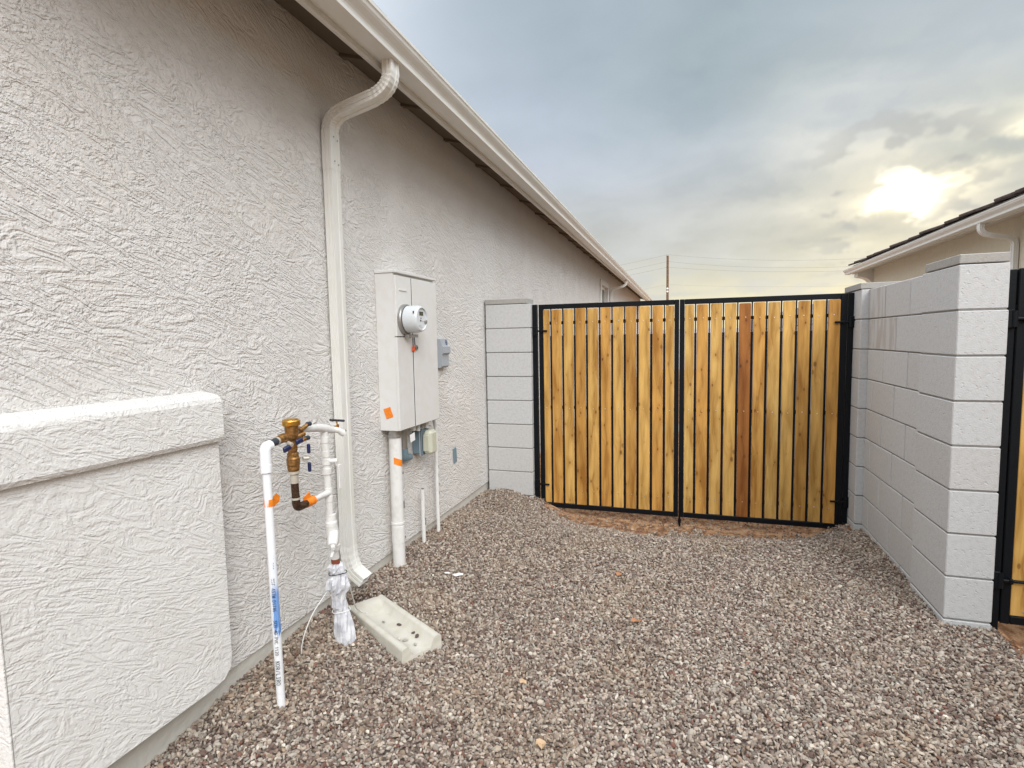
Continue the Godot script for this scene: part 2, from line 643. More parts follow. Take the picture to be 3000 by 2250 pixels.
	M.bubble = mat(Color(0.60, 0.60, 0.48), 0.3)
	M.bubble.transparency = BaseMaterial3D.TRANSPARENCY_ALPHA
	M.bubble.albedo_color.a = 0.78
	M.paper = mat(Color(0.78, 0.77, 0.75), 0.8)
	M.red_tag = mat(Color(0.80, 0.10, 0.025), 0.5)
	M.concrete = mat(Color(0.56, 0.535, 0.465), 0.9)
	M.concrete.albedo_texture = mottle(71, 512, Color(1, 1, 1), Color(0.93, 0.92, 0.88), 0.01, 6, 0.2, 0.6)
	M.concrete.heightmap_enabled = true
	M.concrete.heightmap_texture = M.smooth_stucco.heightmap_texture
	M.concrete.heightmap_scale = 0.12
	tri_map(M.concrete, 0.5)
	M.dirt = mat(Color(1, 1, 1), 0.95, 0.0, 0.2)
	M.dirt.albedo_texture = mottle(72, 1024, Color(0.46, 0.275, 0.155), Color(0.25, 0.125, 0.066), 0.012, 7, 0.25, 0.7)
	M.dirt.heightmap_enabled = true
	M.dirt.heightmap_texture = gray_noise(73, 1024, 0.02, 6)
	M.dirt.heightmap_scale = 3.0
	tri_map(M.dirt, 1.3)
	M.bed_shade = mat(Color(1, 1, 1), 0.95, 0.0, 0.2)  # dark bed tone, painted as the shade between gravel stones
	M.bed_shade.albedo_texture = mottle(77, 512, Color(0.17, 0.135, 0.115), Color(0.07, 0.052, 0.043), 0.06, 4)
	tri_map(M.bed_shade, 0.5)
	M.stone = mat(Color(1, 1, 1), 0.9, 0.0, 0.3)
	M.stone.vertex_color_use_as_albedo = true
	M.tile = mat(Color(0.10, 0.068, 0.060), 0.8)
	M.tile.albedo_texture = mottle(74, 256, Color(1, 1, 1), Color(0.6, 0.55, 0.55), 0.02, 5)
	tri_map(M.tile, 0.8)
	M.pole = mat(Color(0.20, 0.115, 0.060), 0.9)
	M.pole.albedo_texture = mottle(75, 256, Color(1, 1, 1), Color(0.55, 0.5, 0.45), 0.02, 5)
	tri_map(M.pole, 1.0)
	M.wire = mat(Color(0.24, 0.24, 0.245), 0.6)
	M.glass = mat(Color(0.05, 0.06, 0.06), 0.05, 0.0, 0.9)
	M.leaf = mat(Color(0.36, 0.165, 0.08), 0.8)
	M.leaf_pale = mat(Color(0.48, 0.33, 0.20), 0.8)
	M.wood = []
	var wt := wood_texture()
	var bump := gray_noise(76, 256, 0.05, 4)
	for c in [Color(1, 1, 1), Color(0.98, 0.88, 0.76), Color(1.08, 1.12, 1.18), Color(0.84, 0.74, 0.60), Color(0.56, 0.36, 0.27)]:
		var m := mat(Color(c.r * 1.0, c.g * 1.03, c.b * 1.02), 0.6, 0.0, 0.4)
		m.albedo_texture = wt
		M.wood.append(m)

# ------------------------------------------------------------------ ground
func gh(x: float, z: float) -> float:
	var y := gnoise.get_noise_2d(x * 1.6, z * 1.6) * 0.016
	y += 0.075 * exp(-pow(x / 0.33, 2.0)) * smoothstep(-1.0, -2.0, z) * (1.0 - smoothstep(-3.6, -4.1, z) * 0.55)
	y += 0.05 * exp(-pow((x - 0.18) / 0.22, 2.0)) * exp(-pow((z + 4.25) / 0.35, 2.0))
	var across := smoothstep(0.40, 0.85, x) * (1.0 - smoothstep(2.45, 2.85, x))
	var edge := -3.72 - 0.10 * sin(x * 3.1)
	y -= 0.135 * across * smoothstep(edge, edge - 0.55, z)
	if z < -4.7:
		y -= 0.02
	# the splash block beds in a levelled hollow
	var l: Vector3 = splash_inv * (Vector3(x, 0, z) - Vector3(SPLASH_AT.x, 0, SPLASH_AT.z))
	var inside := smoothstep(-0.05, 0.0, l.x) * smoothstep(0.60, 0.55, l.x) * smoothstep(0.14, 0.085, absf(l.z))
	y = lerpf(y, minf(y, 0.005), inside)
	# the dug earth before the neighbour's gate
	y -= 0.07 * smoothstep(2.98, 3.15, x) * (1.0 - smoothstep(-2.70, -2.45, z)) * smoothstep(-3.6, -3.2, z)
	return y

func gravel_here(x: float, z: float) -> bool:
	var e := gnoise.get_noise_2d(x * 9.0 + 50.0, z * 9.0) * 0.16
	if x > 3.0 and z < -2.62 - (x - 3.0) * -0.10 + e * 0.5: return false
	if z < -4.9: return false
	var lim := -4.30
	if x > 0.52 and x < 2.72:
		lim = lerpf(-4.30, -4.09, smoothstep(0.55, 0.95, x))
		lim = lerpf(lim, -4.27, smoothstep(1.25, 1.6, x))
		lim = lerpf(lim, -4.38, smoothstep(2.0, 2.65, x))
	elif x <= 0.52:
		lim = -4.42
	return z > lim + e

const SPLASH_AT := Vector3(0.10, 0.024, -2.315)
var splash_inv := Basis(Vector3.UP, deg_to_rad(-31.8)).inverse()
func splash_basis() -> Basis:
	return Basis(Vector3.UP, deg_to_rad(-31.8))

func build_ground():
	var mb := MB.new()
	mb.smooth(1)
	var step := 0.06
	var nx := 112
	var nz := 200
	var x0 := -0.4
	var z0 := -9.0
	for i in nx:
		for j in nz:
			var p := []
			for k in [[0, 0], [1, 0], [1, 1], [0, 1]]:
				var x: float = x0 + (i + k[0]) * step
				var z: float = z0 + (j + k[1]) * step
				var r := gnoise.get_noise_2d(x * 14.0, z * 14.0) * 0.012
				p.append(Vector3(x, gh(x, z) - 0.012 + r, z))
			mb.quad(p[0], p[1], p[2], p[3], Vector3.UP)
	# the desert plain beyond, out to the horizon
	mb.flat()
	var f := 1500.0
	var xa := x0
	var xb := x0 + nx * step
	var za := z0
	var zb := z0 + nz * step
	var y := -0.03
	mb.quad(Vector3(-f, y, -f), Vector3(f, y, -f), Vector3(f, y, za), Vector3(-f, y, za), Vector3.UP)
	mb.quad(Vector3(-f, y, zb), Vector3(f, y, zb), Vector3(f, y, f), Vector3(-f, y, f), Vector3.UP)
	mb.quad(Vector3(-f, y, za), Vector3(xa, y, za), Vector3(xa, y, zb), Vector3(-f, y, zb), Vector3.UP)
	mb.quad(Vector3(xb, y, za), Vector3(f, y, za), Vector3(f, y, zb), Vector3(xb, y, zb), Vector3.UP)
	var g := solo("ground", mb.mesh(), M.dirt, Vector3.ZERO, "bare reddish brown desert earth showing under and behind the gates", "", "", "structure")
	g.set_meta("kind", "structure")

func build_gravel_bed():
	# dark sheet under the loose stones, painted as the shade between them
	var mb := MB.new()
	mb.smooth(1)
	var st := 0.05
	for i in 88:
		for j in 112:
			var x := -0.02 + i * st
			var z := -4.7 + j * st
			if not (gravel_here(x, z) and gravel_here(x + st, z) and gravel_here(x, z + st) and gravel_here(x + st, z + st)): continue
			var f := func(a: float, b: float) -> Vector3: return Vector3(a, gh(a, b) - 0.004, b)
			mb.quad(f.call(x, z), f.call(x + st, z), f.call(x + st, z + st), f.call(x, z + st), Vector3.UP)
	solo("gravel_bed", mb.mesh(), M.bed_shade, Vector3.ZERO, "dark bed under the loose gravel stones, coloured as the shade between them", "", "", "structure")

func stone_mesh() -> ArrayMesh:
	var rng := RandomNumberGenerator.new()
	rng.seed = 77
	var pts := []
	for i in 16:
		var y := 1.0 - 2.0 * (i + 0.5) / 16.0
		var r := sqrt(1.0 - y * y)
		var a := i * 2.39996
		pts.append(Vector3(cos(a) * r, y, sin(a) * r) * rng.randf_range(0.78, 1.12))
	# convex hull by brute force
	var mb := MB.new()
	for i in pts.size():
		for j in range(i + 1, pts.size()):
			for k in range(j + 1, pts.size()):
				var n: Vector3 = (pts[j] - pts[i]).cross(pts[k] - pts[i])
				var pos := false
				var neg := false
				for q in pts.size():
					if q == i or q == j or q == k: continue
					if n.dot(pts[q] - pts[i]) > 0: pos = true
					else: neg = true
				if pos and neg: continue
				mb.tri(pts[i], pts[j], pts[k], pts[i] + pts[j] + pts[k])
	return mb.mesh()

func build_gravel():
	var rng := RandomNumberGenerator.new()
	rng.seed = 4242
	var pal := [Color(0.42, 0.375, 0.34), Color(0.34, 0.29, 0.26), Color(0.23, 0.175, 0.155), Color(0.36, 0.30, 0.26), Color(0.15, 0.105, 0.092), Color(0.47, 0.43, 0.395), Color(0.29, 0.225, 0.18), Color(0.19, 0.155, 0.14), Color(0.36, 0.335, 0.31), Color(0.18, 0.095, 0.078), Color(0.24, 0.205, 0.185), Color(0.55, 0.52, 0.48)]
	var wts := [13, 14, 14, 12, 10, 5, 8, 9, 8, 3, 9, 1]
	var pick := []
	for i in pal.size():
		for k in wts[i]: pick.append(pal[i])
	var buf := PackedFloat32Array()
	var step := 0.0088
	var inv := splash_basis().inverse()
	var z := 0.9
	while z > -4.75:
		var x := -0.03
		while x < 4.3:
			var px := x + rng.randf_range(-0.5, 0.5) * step
			var pz := z + rng.randf_range(-0.5, 0.5) * step
			x += step
			if pz > -0.835 and px < 0.07 and px < 0.02: pass
			var thin := not gravel_here(px, pz)
			if thin and (rng.randf() > 0.10 or pz < -4.9): continue
			if px > 2.83 and px < 2.95 and pz < -2.95: continue
			if px > 2.99 and pz < -2.9: continue
			var l: Vector3 = inv * (Vector3(px, 0, pz) - Vector3(SPLASH_AT.x, 0, SPLASH_AT.z))
			if l.x > -0.005 and l.x < 0.55 and absf(l.z) < 0.095: continue
			var s := rng.randf_range(0.0046, 0.0086) * (1.0 if rng.randf() < 0.96 else 1.4)
			if thin: s *= 0.7
			var b := Basis(Vector3(rng.randfn(), rng.randfn(), rng.randfn()).normalized(), rng.randf() * TAU)
			b = b.scaled_local(Vector3(s * rng.randf_range(0.9, 1.7), s * rng.randf_range(0.38, 0.8), s * rng.randf_range(0.7, 1.15)))
			var y := gh(px, pz) + rng.randf_range(-0.009, 0.007)
			var c: Color = pick[rng.randi() % pick.size()]
			var dust := smoothstep(0.0, 0.5, gnoise.get_noise_2d(px * 1.3 + 20.0, pz * 1.3))
			c = c.lerp(Color(0.34, 0.255, 0.175), 0.16 * dust)
			c = Color(c.r * 1.0, c.g * 0.965, c.b * 0.88) * rng.randf_range(0.68, 1.2)
			buf.append_array([b.x.x, b.y.x, b.z.x, px, b.x.y, b.y.y, b.z.y, y, b.x.z, b.y.z, b.z.z, pz, c.r, c.g, c.b, 1.0])
		z -= step
	var mm := MultiMesh.new()
	mm.transform_format = MultiMesh.TRANSFORM_3D
	mm.use_colors = true
	mm.mesh = stone_mesh()
	mm.instance_count = buf.size() / 16
	mm.buffer = buf
	var g := MultiMeshInstance3D.new()
	g.multimesh = mm
	g.material_override = M.stone
	g.name = "gravel"
	add_child(g)
	tag(g, "loose crushed gravel in mixed grey, tan and rust tones covering the yard", "gravel", "", "stuff")
	print("stones ", mm.instance_count)

# ------------------------------------------------------------------ house
func build_house():
	var h := thing("stucco_house", "long cream stucco house with trowelled wall on the left", "house", Vector3(0, 0, -0.835))
	var o := h.position
	var mb := MB.new(o)
	# wall: one slab with a window opening, and the front wall round the corner
	var y0 := 0.126
	var y1 := 2.783
	var wz0 := -11.05
	var wz1 := -11.95
	var wy0 := 1.3
	var wy1 := 2.42
	mb.bx(-0.2, 0, y0, y1, wz0, -0.835)
	mb.bx(-0.2, 0, y0, y1, -20.9, wz1)
	mb.bx(-0.2, 0, y0, wy0, wz1, wz0)
	mb.bx(-0.2, 0, wy1, y1, wz1, wz0)
	part(h, "wall", mb.mesh(), M.stucco)
	mb = MB.new(o)
	mb.bx(-9.0, -0.2, y0, y1, -1.035, -0.8352)
	mb.bx(-9.0, -0.2, y0, y1, -20.9, -20.7)
	mb.bx(-9.2, -9.0, y0, y1, -20.9, -0.8352)
	part(h, "end_wall", mb.mesh(), M.smooth_stucco)
	mb = MB.new(o)
	mb.bx(-9.18, -0.012, -0.4, y0 + 0.004, -20.88, -0.85)
	part(h, "stem_wall", mb.mesh(), M.smooth_stucco, "smooth strip of painted foundation below the stucco")
	# raised stucco panel with its cap band
	mb = MB.new(o)
	var pts := []
	for p in [Vector2(-0.835, 0.155), Vector2(-1.40, 0.148), Vector2(-1.47, 0.155), Vector2(-1.502, 0.185), Vector2(-1.508, 0.23), Vector2(-1.507, 1.03), Vector2(-0.835, 1.03)]:
		pts.append(p)
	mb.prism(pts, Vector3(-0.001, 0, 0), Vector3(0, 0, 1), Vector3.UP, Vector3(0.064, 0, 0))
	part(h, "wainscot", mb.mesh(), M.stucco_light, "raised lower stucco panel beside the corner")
	mb = MB.new(o)
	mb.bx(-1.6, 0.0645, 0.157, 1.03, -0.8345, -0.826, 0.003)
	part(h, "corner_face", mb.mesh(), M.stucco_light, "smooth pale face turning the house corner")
	mb = MB.new(o)
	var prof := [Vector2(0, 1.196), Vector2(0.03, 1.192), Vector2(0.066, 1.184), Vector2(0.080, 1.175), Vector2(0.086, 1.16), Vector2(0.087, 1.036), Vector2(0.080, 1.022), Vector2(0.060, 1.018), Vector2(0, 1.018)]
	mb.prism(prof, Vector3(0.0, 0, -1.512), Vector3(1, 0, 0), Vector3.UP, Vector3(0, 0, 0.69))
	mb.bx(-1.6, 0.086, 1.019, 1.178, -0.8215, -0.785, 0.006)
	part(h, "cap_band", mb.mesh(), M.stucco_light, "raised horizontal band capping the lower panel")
	# eave: sloping deck, rafter tails, fascia
	mb = MB.new(o)
	var sl := 0.30
	var dk := [Vector2(0.315, 2.690), Vector2(-4.6, 2.690 + 4.915 * sl), Vector2(-9.5, 2.690), Vector2(-9.5, 2.765), Vector2(-4.6, 2.79 + 4.915 * sl), Vector2(0.315, 2.765)]
	mb.prism(dk, Vector3(0, 0, -21.2), Vector3(1, 0, 0), Vector3.UP, Vector3(0, 0, 20.75))
	part(h, "roof_deck", mb.mesh(), M.eave_wood)
	mb = MB.new(o)
	mb.bx(-9.0, -0.2, 2.66, 2.72, -20.7, -1.04)
	part(h, "ceiling_deck", mb.mesh(), M.eave_wood)
	var rt := MB.new(Vector3.ZERO)
	rt.prism([Vector2(0.001, 2.768), Vector2(0.001, 2.79), Vector2(0.294, 2.70), Vector2(0.294, 2.682)], Vector3(0, 0, -0.02), Vector3(1, 0, 0), Vector3.UP, Vector3(0, 0, 0.04))
	var rm := rt.mesh()
	for k in 34:
		part(h, "rafter_tail", rm, M.eave_wood, "", Vector3(0, 0, -0.62 - k * 0.61) - o)
	mb = MB.new(o)
	mb.bx(0.295, 0.318, 2.588, 2.76, -21.2, -0.45, 0.002)
	part(h, "fascia_board", mb.mesh(), M.fascia)
	# tiles along the eave edge
	var tm := MB.new(Vector3.ZERO)
	tm.box(Vector3.ZERO, Vector3(0.42, 0.028, 0.298), 0.006)
	var tmesh := tm.mesh()
	for k in 69:
		var t := part(h, "roof_tile", tmesh, M.tile, "", Vector3(0.17, 2.838 + 0.004 * (k % 2), -0.62 - k * 0.3) - o)
		t.rotation.z = -atan(sl)
	# window far along
	mb = MB.new(o)
	for b in [[wy0, wy0 + 0.05], [wy1 - 0.05, wy1]]:
		mb.bx(-0.10, -0.04, b[0], b[1], wz1 + 0.05, wz0 - 0.05)
	for b in [[wz1, wz1 + 0.05], [wz0 - 0.05, wz0]]:
		mb.bx(-0.10, -0.04, wy0, wy1, b[0], b[1])
	var wf := part(h, "window_frame", mb.mesh(), M.trim)
	mb = MB.new(o)
	mb.bx(-0.075, -0.068, wy0 + 0.05, wy1 - 0.05, wz1 + 0.05, wz0 - 0.05)
	part(wf, "pane", mb.mesh(), M.glass)
	mb = MB.new(o)
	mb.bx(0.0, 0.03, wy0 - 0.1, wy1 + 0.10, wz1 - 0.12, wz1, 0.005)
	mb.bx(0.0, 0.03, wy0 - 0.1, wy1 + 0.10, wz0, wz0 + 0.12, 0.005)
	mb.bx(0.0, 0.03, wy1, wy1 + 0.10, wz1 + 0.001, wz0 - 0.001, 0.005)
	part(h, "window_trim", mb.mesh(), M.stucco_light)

func gutter_mesh(o: Vector3, x: float, y: float, z0: float, z1: float, sg: float) -> ArrayMesh:
	# K-style: back, flat bottom, small lip, ogee front, rolled top edge
	var prof := [Vector2(0.0, 0.085), Vector2(0.0, 0.0), Vector2(0.084, 0.0), Vector2(0.090, 0.003), Vector2(0.0905, 0.016), Vector2(0.086, 0.021)]
	for k in 7:
		var t := k / 6.0
		prof.append(Vector2(0.086 + 0.036 * smoothstep(0.0, 1.0, t), 0.023 + 0.052 * t))
	prof.append_array([Vector2(0.124, 0.079), Vector2(0.128, 0.083), Vector2(0.129, 0.096), Vector2(0.122, 0.099), Vector2(0.119, 0.094)])
	var inner := []
	for k in range(prof.size() - 1, -1, -1):
		var p: Vector2 = prof[k]
		inner.append(Vector2(maxf(p.x - 0.002, 0.0015) if k > 1 else 0.0015, p.y + (0.002 if k > 0 and k < 4 else 0.0)))
	var poly := prof.duplicate()
	for k in range(1, inner.size()):
		poly.append(inner[k])
	var mb := MB.new(o)
	mb.prism(poly, Vector3(x, y, z0), Vector3(sg, 0, 0), Vector3.UP, Vector3(0, 0, z1 - z0), false)
	# end caps
	var cap := prof.slice(0, 16)
	for z in [z0, z1 - 0.001]:
		mb.prism(cap, Vector3(x, y, z), Vector3(sg, 0, 0), Vector3.UP, Vector3(0, 0, 0.001))
	return mb.mesh()

func ds_section(dep: float, wid: float) -> Array:
	# corrugated rectangle: (across the path, along z)
	var s := []
	var a := dep / 2
	var b := wid / 2
	var r := 0.0040
	var side := func(from: Vector2, to: Vector2, ribs: int, inward: Vector2):
		for k in ribs * 2 + 1:
			var t := float(k) / (ribs * 2 + 1)
			var t2 := float(k + 1) / (ribs * 2 + 1)
			if k % 2 == 1:
				s.append(from.lerp(to, t + 0.02) + inward * r)
				s.append(from.lerp(to, t2 - 0.02) + inward * r)
			else:
				s.append(from.lerp(to, t))
				s.append(from.lerp(to, t2))
	side.call(Vector2(-a, -b), Vector2(a, -b), 2, Vector2(0, 1))
	side.call(Vector2(a, -b), Vector2(a, b), 1, Vector2(-1, 0))
	side.call(Vector2(a, b), Vector2(-a, b), 2, Vector2(0, -1))
	side.call(Vector2(-a, b), Vector2(-a, -b), 1, Vector2(1, 0))
	return s

func arc_pts(a: Vector2, c: Vector2, b: Vector2, n: int) -> Array:
	var out := []
	for k in n + 1:
		var t := float(k) / n
		out.append(a.lerp(c, t).lerp(c.lerp(b, t), t))
	return out

func downspout(label: String, z: float, mirror_x: float, sg: float, ytop: float, long: bool):
	var t := thing("downspout", label, "downspout", Vector3(mirror_x, 0.1 if long else 0.0, z), "downspouts of the two houses")
	var o := t.position
	var X := func(p: Vector2) -> Vector2: return Vector2(mirror_x + sg * p.x, p.y)
	var sec := ds_section(0.048, 0.071)
	# upper crook: out of the gutter, elbow, slope, elbow
	var pts := []
	var sc := []
	pts.append(Vector2(0.366, ytop)); sc.append(1.0)
	pts.append(Vector2(0.366, ytop - 0.045)); sc.append(1.0)
	var e1 := arc_pts(Vector2(0.366, ytop - 0.05), Vector2(0.362, ytop - 0.118), Vector2(0.27, ytop - 0.140), 14)
	for k in e1.size():
		pts.append(e1[k]); sc.append(1.0 if k % 2 == 0 else 0.935)
	pts.append(Vector2(0.26, ytop - 0.143)); sc.append(1.0)
	pts.append(Vector2(0.13, ytop - 0.172)); sc.append(1.0)
	var e2 := arc_pts(Vector2(0.125, ytop - 0.173), Vector2(0.036, ytop - 0.192), Vector2(0.034, ytop - 0.265), 14)
	for k in e2.size():
		pts.append(e2[k]); sc.append(1.0 if k % 2 == 0 else 0.935)
	pts.append(Vector2(0.034, ytop - 0.27)); sc.append(1.0)
	pts.append(Vector2(0.034, ytop - 0.44)); sc.append(1.02)
	for k in pts.size(): pts[k] = X.call(pts[k])
	var mb := MB.new(o)
	mb.sweep(pts, sc, sec, z)
	part(t, "upper_elbow", mb.mesh(), M.trim)
	var yb := 0.40
	mb = MB.new(o)
	mb.sweep([X.call(Vector2(0.0335, ytop - 0.42)), X.call(Vector2(0.0335, yb))], [0.97, 0.97], sec, z)
	part(t, "pipe", mb.mesh(), M.trim)
	if long:
		pts = [Vector2(0.0335, 0.42), Vector2(0.0335, 0.375)]
		sc = [1.02, 1.02]
		var e3 := arc_pts(Vector2(0.0335, 0.37), Vector2(0.036, 0.250), Vector2(0.070, 0.216), 10)
		for k in e3.size():
			pts.append(e3[k]); sc.append(1.02 if k % 2 == 0 else 0.97)
		pts.append(Vector2(0.075, 0.212)); sc.append(1.02)
		pts.append(Vector2(0.126, 0.176)); sc.append(1.02)
		for k in pts.size(): pts[k] = X.call(pts[k])
		mb = MB.new(o)
		mb.sweep(pts, sc, ds_section(0.051, 0.073), z)
		part(t, "outlet_elbow", mb.mesh(), M.trim)
		for s in [[0.062, ytop - 0.29, -0.012], [0.062, ytop - 0.30, 0.016], [0.062, ytop - 0.40, -0.010], [0.062, ytop - 0.41, 0.018]]:
			mb = MB.new(o)
			mb.lathe(Vector3(s[0] - 0.002, s[1], z - s[2]), Vector3(1, 0, 0), [Vector2(0.004, 0), Vector2(0.003, 0.003), Vector2(0.0, 0.004)], 8)
			part(t, "screw", mb.mesh(), M.galv)

func build_roof_trim():
	var g := solo("rain_gutter", gutter_mesh(Vector3(0.32, 2.61, -0.5), 0.3185, 2.612, -21.0, -0.5, 1.0), M.trim, Vector3(0.32, 2.61, -0.5), "long cream rain gutter along the eave of the left house", "gutter", "rain gutters")
	downspout("ribbed cream downspout with crooked top between the brass valve and the meter box", -2.285, 0.0, 1.0, 2.612, true)
	downspout("thin far downspout at the end of the left house, beside its window", -12.35, 0.0, 1.0, 2.612, false)

# ------------------------------------------------------------------ block walls
var box_cache := {}
func block_mesh(s: Vector3) -> ArrayMesh:
	var k := "%.3f %.3f %.3f" % [s.x, s.y, s.z]
	if not box_cache.has(k):
		var mb := MB.new()
		mb.box(Vector3.ZERO, s, 0.0035)
		box_cache[k] = mb.mesh()
	return box_cache[k]

var brng := RandomNumberGenerator.new()
func block(t: Node3D, x0: float, x1: float, y0: float, y1: float, z0: float, z1: float, pal: Array):
	var c := Vector3((x0 + x1) / 2, (y0 + y1) / 2, (z0 + z1) / 2)
	var jit := Vector3(brng.randf_range(-0.0012, 0.0012), 0, brng.randf_range(-0.0012, 0.0012))
	part(t, "block", block_mesh(Vector3(x1 - x0, y1 - y0, z1 - z0)), pal[brng.randi() % pal.size()], "", c - t.position + jit)

const CY := 0.2032
const Y0 := 0.030
func build_pillar(label: String, x0: float, x1: float, z0: float, z1: float, pal: Array, capx0: float, capx1: float, capz0: float, capz1: float) -> Node3D:
	var t := thing("block_pillar", label, "pillar", Vector3((x0 + x1) / 2, 0, (z0 + z1) / 2), "concrete block pillars at the gates")
	var mb := MB.new(t.position)
	mb.bx(x0 + 0.005, x1 - 0.005, -0.3, Y0 + 8 * CY - 0.004, z0 + 0.005, z1 - 0.005)
	part(t, "mortar", mb.mesh(), M.mortar)
	for k in range(-1, 8):
		block(t, x0, x1, Y0 + k * CY + 0.004, Y0 + (k + 1) * CY - 0.0035, z0, z1, pal)
	mb = MB.new(t.position)
	mb.bx(capx0, capx1, Y0 + 8 * CY + 0.001, Y0 + 8 * CY + 0.042, capz0, capz1, 0.003)
	part(t, "cap", mb.mesh(), M.cap_block)
	return t

func build_block_wall(called: String, label: String, x0: float, x1: float, za: float, zb: float, first: Array, pal: Array):
	# runs from za (near) to zb (far); first = where the first joint lies in odd and even courses
	var t := thing(called, label, "wall", Vector3((x0 + x1) / 2, 0, (za + zb) / 2))
	var mb := MB.new(t.position)
	mb.bx(x0 + 0.008, x1 - 0.008, -0.3, Y0 + 8 * CY - 0.002, zb + 0.0005, za - 0.0005)
	part(t, "mortar", mb.mesh(), M.mortar)
	for k in range(-1, 8):
		var joints := [za]
		var z: float = first[(k + 8) % 2]
		while z > zb + 0.03:
			if z < za - 0.03: joints.append(z)
			z -= 0.396
		joints.append(zb)
		for i in joints.size() - 1:
			var a: float = joints[i] - (0.0 if i == 0 else 0.0052)
			var b: float = joints[i + 1] + (0.0 if i == joints.size() - 2 else 0.0052)
			# rain stains run down a few blocks near the far pillar
			var wet := za > -4.0 and k >= 6 and a < -3.7
			block(t, x0, x1, Y0 + k * CY + 0.0035, Y0 + (k + 1) * CY - 0.003, b, a, [M.block_stained] if wet else pal)
	return t

func build_walls():
	brng.seed = 12
	var grey := [M.block, M.block, M.block_warm, M.block]
	build_pillar("pale block pillar against the house wall, left of the double gate", 0.016, 0.412, -4.58, -4.38, grey, 0.012, 0.385, -4.58, -4.384)
	build_pillar("slim block pillar at the right end of the double gate", 2.768, 3.164, -4.668, -4.27, grey, 2.762, 3.17, -4.67, -4.272)
	build_pillar("bright nearest block pillar beside the neighbouring gate", 2.790, 2.975, -3.328, -2.93, grey, 2.789, 2.972, -3.30, -2.931)
	build_block_wall("block_wall", "grey concrete block wall between the two right hand pillars", 2.815, 2.965, -3.330, -4.268, [-3.354, -3.56], grey)
	build_block_wall("block_wall", "grey block wall running on beyond the double gate", 2.815, 2.965, -4.672, -14.0, [-5.0, -4.80], grey)
	var t := thing("block_wall", "low block wall closing the far end of the passage", "wall", Vector3(4, 0, -24))
	var mb := MB.new(t.position)
	mb.bx(-14, 22, -0.3, Y0 + 8 * CY, -24.15, -24.0)
	part(t, "wall_face", mb.mesh(), M.block)

# ------------------------------------------------------------------ gates
func board_mesh(w: float, h: float, th: float, strip: int, flip: bool, off: float) -> ArrayMesh:
	var mb := MB.new()
	# front outline with clipped corners, then thickness with eased edges
	var c := 0.006
	var b := 0.002
	var hw := w / 2
	var outl := [Vector2(-hw, 0.0), Vector2(hw, 0.0), Vector2(hw, h - c), Vector2(hw - c, h), Vector2(-hw + c, h), Vector2(-hw, h - c)]
	var uv := func(p: Vector2) -> Vector2:
		var u := (p.x / 0.10) + 0.5
		if flip: u = 1.0 - u
		var v := (p.y + off) / 1.75
		if flip: v = 1.0 - v
		return Vector2((strip + clampf(u, 0.03, 0.97)) / 8.0, v)
	var inn := []
	for p in outl:
		inn.append(Vector2(p.x * (hw - b) / hw, clampf(p.y, b, h - b)))
	var z1 := th / 2
	for s in [1.0, -1.0]:
		var idx := Geometry2D.triangulate_polygon(PackedVector2Array(inn))
		for i in range(0, idx.size(), 3):
			var q := []
			for k in 3: q.append(inn[idx[i + k]])
			mb.tri(Vector3(q[0].x, q[0].y, s * z1), Vector3(q[1].x, q[1].y, s * z1), Vector3(q[2].x, q[2].y, s * z1), Vector3(0, 0, s), uv.call(q[0]), uv.call(q[1]), uv.call(q[2]))
	for i in outl.size():
		var j := (i + 1) % outl.size()
		var p: Vector2 = outl[i]
		var q: Vector2 = outl[j]
		var pi: Vector2 = inn[i]
		var qi: Vector2 = inn[j]
		var out := Vector3((p.x + q.x) / 2, (p.y + q.y) / 2 - h / 2, 0)
		if absf(p.x - q.x) < 1e-5: out.y = 0
		for s in [1.0, -1.0]:
			mb.quad(Vector3(pi.x, pi.y, s * z1), Vector3(qi.x, qi.y, s * z1), Vector3(q.x, q.y, s * (z1 - b)), Vector3(p.x, p.y, s * (z1 - b)), out.normalized() + Vector3(0, 0, s), uv.call(pi), uv.call(qi), uv.call(q), uv.call(p))
		mb.quad(Vector3(p.x, p.y, z1 - b), Vector3(q.x, q.y, z1 - b), Vector3(q.x, q.y, -z1 + b), Vector3(p.x, p.y, -z1 + b), out, uv.call(p), uv.call(q), uv.call(q), uv.call(p))
	return mb.mesh()

